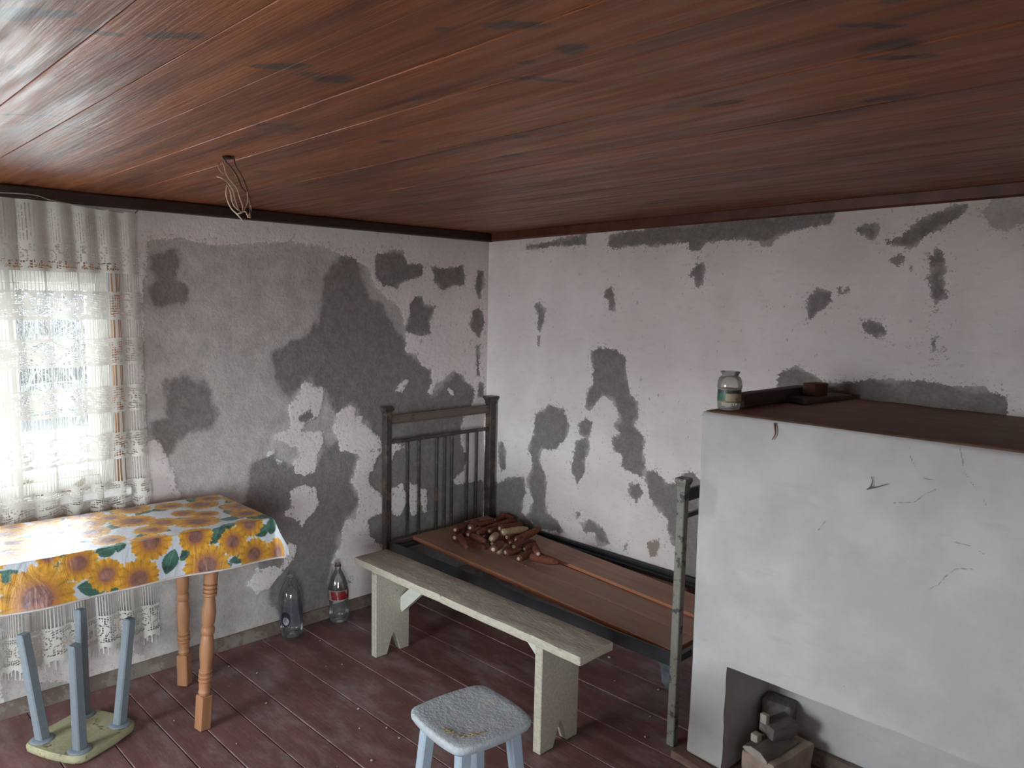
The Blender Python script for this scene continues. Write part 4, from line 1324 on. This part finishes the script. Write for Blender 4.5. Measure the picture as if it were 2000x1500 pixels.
Zt = SZ + .004 - .012 * np.clip(1 - T / .018, 0, 1) ** 2 + .003 * vnoise(U, T, 5, 42, 2) - .010 * np.clip(1 - (U - SX0 + .003) / .015, 0, 1) ** 2
me = grid_mesh('top_slab', U, Yt, Zt)
at_parent(link('top_slab', me, M_TOP, stove, True), stove)
bm = bmesh.new(); box(bm, (2.75, CY - .018, .028), (1.10, .03, .055), bevel=.004)
at_parent(bmobj('niche_plank', bm, M_BASE, stove), stove)
bm = bmesh.new(); box(bm, (2.095, -.878, .014), (.17, .05, .028), rot=Matrix.Rotation(-.12, 3, 'Z'), bevel=.004, jit=.003)
o = bmobj('floor_plank', bm, simple('raw_red_wood', (0.23, 0.14, 0.105, 1), 0.8, 0.2, 14, 0.4, stretch=(.5, 3, 3)))
tag(o, 'short raw wooden plank on the floor at the stove foot', 'plank')

# ---------------------------------------------------------------- things in the niche
def rough_block(name, c, s, rz, mat, label, cat, jit=.008, rx=0.0, ry=0.0, sub=(4, 6, 3), bevel=.012):
    bm = bmesh.new()
    box(bm, (0, 0, 0), s, bevel=bevel, seg=2, sub=sub, jit=jit)
    o = bmobj(name, bm, mat, angle=.8)
    o.location = c; o.rotation_euler = (rx, ry, rz)
    tag(o, label, cat)
    return o


M_CREAM = simple('cream_limestone', (0.44, 0.335, 0.25, 1), 0.9, 0.15, 14, 0.6)
M_BARK = simple('grey_firewood', (0.20, 0.172, 0.152, 1), 0.9, 0.2, 18, 0.6, stretch=(3, .7, 3))
M_CUT = simple('pale_cut_wood', (0.46, 0.41, 0.35, 1), 0.85, 0.1, 25, 0.3)
rough_block('stone_block', (2.335, -.70, .058), (.135, .25, .112), -.12, M_CREAM, 'rounded cream stone block lying in the stove niche', 'stone')
rough_block('firewood_block', (2.262, -.550, .105), (.11, .07, .205), .1, M_BARK, 'upright grey firewood block in the back corner of the niche', 'firewood', .008, bevel=.006)
fw = empty('firewood_slab', (2.32, -.725, .118)); fw.rotation_euler = (0, .10, -.10)
tag(fw, 'split firewood slab with pale sawn end on the stone block', 'firewood')
bm = bmesh.new(); prism(bm, [(-.052, .002), (-.048, .012), (-.02, .026), (.02, .024), (.05, .006), (.052, -.004), (.03, -.006), (-.03, -.004)], -.10, .10)
bmobj('bark', bm, M_BARK, fw)
bm = bmesh.new(); prism(bm, [(-.050, .003), (-.047, .011), (-.02, .0245), (.02, .0225), (.048, .005), (.050, -.003), (.03, -.0045), (-.03, -.003)], -.1025, -.1002)
bmobj('sawn_end', bm, M_CUT, fw)
rough_block('brick_piece', (2.325, -.68, .176), (.075, .12, .05), -.35, M_BARK, 'grey brick fragment on top of the firewood slab', 'brick', .005, ry=.12, bevel=.006, sub=(3, 4, 2))
rough_block('wood_cube', (2.287, -.775, .158), (.028, .03, .03), -.1, M_CUT, 'small pale wood offcut on the front of the slab', 'offcut', .002, bevel=.003, sub=(1, 1, 1))
rough_block('wood_cube', (2.296, -.736, .218), (.028, .02, .036), -.2, M_CUT, 'small pale wood offcut propped on the brick fragment', 'offcut', .002, bevel=.004, sub=(1, 1, 1))

# ---------------------------------------------------------------- things on the stove
M_JAR = mat_glass('dusty_jar_glass', (0.93, 0.95, 0.93, 1), 0.10, 0.05, 1.5, 0.42, (0.50, 0.46, 0.42, 1))
jar = empty('glass_jar', (2.092, -.742, SZ + .006))
tag(jar, 'empty dusty glass jar with a green label on the stove corner', 'jar')
bm = bmesh.new()
lathe(bm, [(.005, .001), (.034, 0), (.040, .006), (.0405, .022), (.0415, .026), (.0415, .076), (.0445, .080), (.0445, .086), (.0425, .105), (.037, .117), (.030, .122), (.029, .126), (.0355, .1375), (.0345, .138), (.028, .127), (.029, .121)], 32, cap=False)
bmobj('glass', bm, M_JAR, jar, angle=.7)


def mat_label():
    M = Mat('green_cream_jar_label')
    o = M.n('TexCoord').outputs['Object']
    s = M.n('SeparateXYZ', Vector=o)
    an = M.math('ARCTAN2', s.outputs[1], s.outputs[0])
    z = s.outputs[2]
    n = M.noise(M.pos(obj=True), 45, 5, .6)
    c = M.mix(M.step(M.math('ADD', an, M.math('MULTIPLY', n, .5)), -1.15, -1.05), (0.03, 0.12, 0.07, 1), (0.43, 0.36, 0.24, 1))
    c = M.mix(M.step(M.math('ADD', z, M.math('MULTIPLY', n, .012)), .064, .068), c, (0.045, 0.06, 0.045, 1))
    c = M.mix(M.step(n, .56, .62, 0, .7), c, (0.16, 0.12, 0.08, 1))
    c = M.mix(M.step(z, .0345, .033), c, (0.20, 0.20, 0.11, 1))
    M.pbr(c, .4, None, .4)
    return M.m


bm = bmesh.new()
lathe(bm, [(.0419, .027), (.0421, .028), (.0421, .0745), (.0419, .0752)], 40, cap=False)
jar_label = bmobj('paper_label', bm, mat_label(), jar, True)
_mb = simple('cream_border', (0.55, 0.5, 0.38, 1), 0.5, .05)
for z in (.0748, .0272):
    bm = bmesh.new(); lathe(bm, [(.0424, z - .0006), (.0426, z), (.0424, z + .0006)], 40, cap=False)
    bmobj('label_border', bm, _mb, jar_label)

M_DKWOOD = simple('sooty_dark_wood', (0.085, 0.047, 0.038, 1), 0.75, 0.25, 12, 0.3, stretch=(3, .5, 3))
rough_block('wood_batten', (2.088, -.40, SZ + .030), (.055, .52, .05), -.02, M_DKWOOD, 'dark brown wooden batten lying behind the jar on the stove', 'batten', .001, bevel=.003, sub=(1, 6, 1))
rough_block('flat_board', (2.185, -.19, SZ + .016), (.10, .32, .02), -.18, simple('grey_brown_board', (0.10, 0.075, 0.065, 1), 0.8, .2, 12, .3), 'flat grey-brown board against the wall on the stove', 'board', .001, bevel=.002, sub=(1, 4, 1))
rough_block('brick_chunk', (2.172, -.205, SZ + .052), (.06, .085, .052), -.2, simple('red_brick', (0.155, 0.062, 0.045, 1), 0.95, .2, 25, .6), 'broken red brick on the flat board on the stove', 'brick', .004, bevel=.006, sub=(2, 3, 2))

# small things on the stove face
p = unpx((1715, 950), 1, SY - .006)
bm = bmesh.new()
for pts in ([(1694, 955), (1712, 951), (1734, 945)], [(1700, 951), (1704, 941), (1702, 931)], [(1694, 956), (1700, 951), (1706, 950)]):
    tube(bm, smooth_path([unpx(q, 1, SY - .005) for q in pts], 4), lambda t: .0017 * (1 - .5 * t), 6)
tag(bmobj('dry_twig', bm, simple('dry_twig_bark', (0.17, 0.115, 0.07, 1), 0.9)), 'tiny forked dry twig sticking on the stove front', 'twig')
bm = bmesh.new()
pts = smooth_path([unpx(q, 1, SY - .0045) for q in [(1513, 826), (1514, 838), (1514, 848), (1508, 859)]], 4)
tube(bm, pts, lambda t: .0038 * (1 - .6 * t), 5)
tag(bmobj('dried_pod', bm, simple('rusty_red_string', (0.22, 0.085, 0.055, 1), 0.85)), 'thin rusty strip hanging on the upper stove front', 'strip')


# ---------------------------------------------------------------- plastic bottles by the wall
M_PET = mat_glass('clear_plastic', (0.90, 0.93, 0.92, 1), 0.10, 0.06, 1.5, 0.10, (0.4, 0.42, 0.41, 1))
PET1 = [(.004, .004), (.03, 0), (.042, .004), (.050, .022), (.051, .05), (.0485, .072), (.049, .10), (.0515, .13), (.0515, .165), (.049, .185), (.043, .215), (.032, .246), (.019, .272), (.0145, .284), (.0145, .292), (.0175, .294), (.0175, .297), (.0135, .298), (.0135, .315)]
PET2 = [(.004, .004), (.034, 0), (.048, .005), (.055, .022), (.0555, .06), (.0555, .19), (.053, .212), (.046, .235), (.033, .262), (.02, .283), (.015, .292), (.015, .30), (.018, .302), (.018, .305), (.0135, .306), (.0135, .32)]


def bottle(loc, prof, label, lean):
    b_ = empty('plastic_bottle', loc); b_.rotation_euler = lean
    tag(b_, label, 'bottle', 'plastic bottles by the wall')
    bm = bmesh.new(); lathe(bm, prof, 28, cap=False)
    bmobj('shell', bm, M_PET, b_, True)
    return b_


b1 = bottle((.105, -1.405, .001), PET2, 'clear plastic bottle with black ring emblem, nearer the table', (0, -.03, 0))
bm = bmesh.new(); lathe(bm, [(.0558, .065), (.0560, .066), (.0560, .165), (.0558, .166)], 40, cap=False)
wrap = bmobj('wrap_label', bm, mat_glass('bluish_film', (0.74, 0.77, 0.86, 1), .05, .1, 1.4, .22, (.2, .21, .25, 1)), b1, True)
bm = bmesh.new()
a0 = -PI / 4 - .25
def onb(u, v, R=.0568): return Vector((R * math.cos(a0 + u / R), R * math.sin(a0 + u / R), v))
N = 28
ro = [bm.verts.new(onb(.026 * math.cos(t), .103 + .038 * math.sin(t))) for t in [2 * PI * k / N for k in range(N)]]
ri = [bm.verts.new(onb(.002 + .017 * math.cos(t), .095 + .022 * math.sin(t))) for t in [2 * PI * k / N for k in range(N)]]
for k in range(N): bm.faces.new((ro[k], ro[(k + 1) % N], ri[(k + 1) % N], ri[k]))
bmobj('ring_emblem', bm, simple('black_print', (0.012, 0.012, 0.016, 1), .5, .05), wrap)
bm = bmesh.new()
bm.faces.new([bm.verts.new(onb(.002 + .0175 * math.cos(t), .092 + .019 * math.sin(t), .0566)) for t in [2 * PI * k / N for k in range(N)]])
for q in (([(-.018, .066), (.020, .064), (.020, .067), (-.018, .069)]),):
    bm.faces.new([bm.verts.new(onb(*v)) for v in q])
bmobj('pale_print', bm, simple('pale_lilac_print', (0.36, 0.34, 0.37, 1), .5, .05), wrap)

b2_ = bottle((.112, -1.135, .001), PET1, 'clear plastic bottle with torn red label, nearer the bench', (0, -.035, 0))


def mat_redlabel():
    M = Mat('torn_red_label')
    s = M.n('SeparateXYZ', Vector=M.n('TexCoord').outputs['Object'])
    an = M.math('ARCTAN2', s.outputs[1], s.outputs[0])
    n = M.noise(M.pos((1, 1, .6), obj=True), 38, 4, .6)
    c = M.mix(M.step(M.math('ADD', M.noise(M.pos((1, 1, .5), obj=True), 22, 3), M.math('MULTIPLY', M.math('SINE', M.math('MULTIPLY', an, 7.0)), .10)), .50, .54), (0.20, 0.018, 0.018, 1), (0.36, 0.24, 0.225, 1))
    c = M.mix(M.step(n, .66, .7), c, (.05, .015, .015, 1))
    M.pbr(c, .4, None, .4)
    return M.m


bm = bmesh.new(); lathe(bm, [(.0518, .128), (.0520, .129), (.0520, .172), (.0512, .177)], 40, cap=False)
red_label = bmobj('paper_label', bm, mat_redlabel(), b2_, True)
_mb = simple('white_label_edge', (0.5, 0.46, 0.44, 1), .5, .05)
for z in (.128, .176):
    bm = bmesh.new(); lathe(bm, [(.0520, z - .001), (.0523, z), (.0518, z + .001)], 40, cap=False)
    bmobj('label_border', bm, _mb, red_label)
bm = bmesh.new(); lathe(bm, [(.0158, .296), (.0165, .297), (.0165, .303), (.0158, .304)], 20)
bmobj('neck_ring', bm, simple('dark_red_ring', (0.10, 0.03, 0.03, 1), .5, .1), b2_)

# ---------------------------------------------------------------- cable on the ceiling
cab = empty('cable_bundle', (1.17, -2.18, 2.115))
tag(cab, 'coiled tan electric cable hanging from a hole in the ceiling', 'cable')
M_CAB = simple('tan_cable_sheath', (0.52, 0.37, 0.255, 1), 0.6, 0.1, 30, 0.05)
M_CABD = simple('brown_cable_sheath', (0.085, 0.045, 0.032, 1), 0.6, 0.1, 30, 0.05)
def cabpts(pts, off=0.0): return smooth_path([unpx((400 + .1 * x, 290 + .1 * y), 0, 1.175 + off + .012 * math.sin(i * 1.7)) for i, (x, y) in enumerate(pts)], 5)
for pts, mt, off in (([(345, 160), (400, 240), (520, 380), (640, 560), (720, 760), (820, 860), (880, 960)], M_CABD, .0),
                     ([(555, 130), (600, 330), (700, 500), (800, 720), (850, 900), (890, 1060), (880, 1140), (900, 1330)], M_CABD, .006),
                     ([(370, 490), (290, 410), (270, 300), (330, 235), (375, 320), (420, 500), (520, 650), (630, 790), (680, 960), (740, 1110), (735, 1200)], M_CAB, -.006),
                     ([(235, 548), (350, 590), (460, 680), (545, 800), (590, 970), (640, 1150), (710, 1240), (800, 1235), (850, 1350)], M_CAB, -.012),
                     ([(440, 690), (415, 850), (440, 1000), (520, 1170), (640, 1290), (760, 1430)], M_CAB, .002),
                     ([(450, 730), (510, 880), (530, 1020), (580, 1130), (650, 1200)], M_CAB, .008),
                     ([(640, 1275), (720, 1250), (800, 1150), (840, 1010), (830, 850)], M_CAB, .012),
                     ([(850, 930), (885, 1080), (900, 1200), (860, 1330), (890, 1350)], M_CAB, -.004)):
    bm = bmesh.new(); tube(bm, cabpts(pts, off), .0023, 6)
    at_parent(bmobj('wire', bm, mt, cab, True), cab)
bm = bmesh.new(); lathe(bm, [(.014, 0), (.016, .004), (.010, .008)], 12, off=(1.168, -2.185, 2.112))
at_parent(bmobj('ceiling_hole', bm, M_BACK, cab), cab)

# ---------------------------------------------------------------- crumbs
M_CRUMB = simple('plaster_crumb', (0.46, 0.42, 0.38, 1), 0.95, 0.1)
cm = []
for s in range(3):
    bm = bmesh.new(); bmesh.ops.create_icosphere(bm, subdivisions=1, radius=1)
    for v in bm.verts: v.co = Vector((v.co.x * 1.3, v.co.y, v.co.z * .6)) * (1 + .35 * mnoise.noise(v.co * 2 + Vector((s * 5, 0, 0))))
    me = bpy.data.meshes.new('crumb'); bm.to_mesh(me); bm.free(); me.materials.append(M_CRUMB); cm.append(me)
spots = [((1286, 1348), 0), ((860, 1165), .4565), ((520, 1374), 0), ((726, 1486), 0), ((923, 1474), 0), ((1190, 1285), 0), ((1242, 1213), BZ), ((1160, 1182), BZ), ((1027, 1106), BZ), ((625, 1252), 0), ((447, 1302), 0),
         ((502, 1315), 0), ((637, 1302), 0), ((755, 1422), 0), ((462, 1453), 0), ((340, 1408), 0), ((702, 1423), 0), ((1050, 1340), 0), ((1200, 1330), 0), ((1270, 1400), 0), ((700, 1385), 0), ((668, 1298), 0), ((575, 1290), 0),
         ((780, 1442), 0), ((1110, 1330), 0), ((1260, 1440), 0)]
for i, (p, z) in enumerate(spots):
    s = random.uniform(.0025, .005) * (1.4 if i < 6 else 1)
    o = link('plaster_crumb', cm[i % 3]); q = unpx(p, 2, z)
    o.location = (q.x, q.y, z + s * .55); o.scale = (s, s, s); o.rotation_euler = (0, 0, random.uniform(0, 6))
    if z == 0: tag(o, 'tiny pale plaster crumb on the red floor boards', 'crumb', 'crumbs on the floor')
    elif z == BZ: tag(o, 'tiny pale crumb on the brown bed boards', 'crumb', 'crumbs on the bed boards')
    else: tag(o, 'single pale crumb on the bench top', 'crumb')
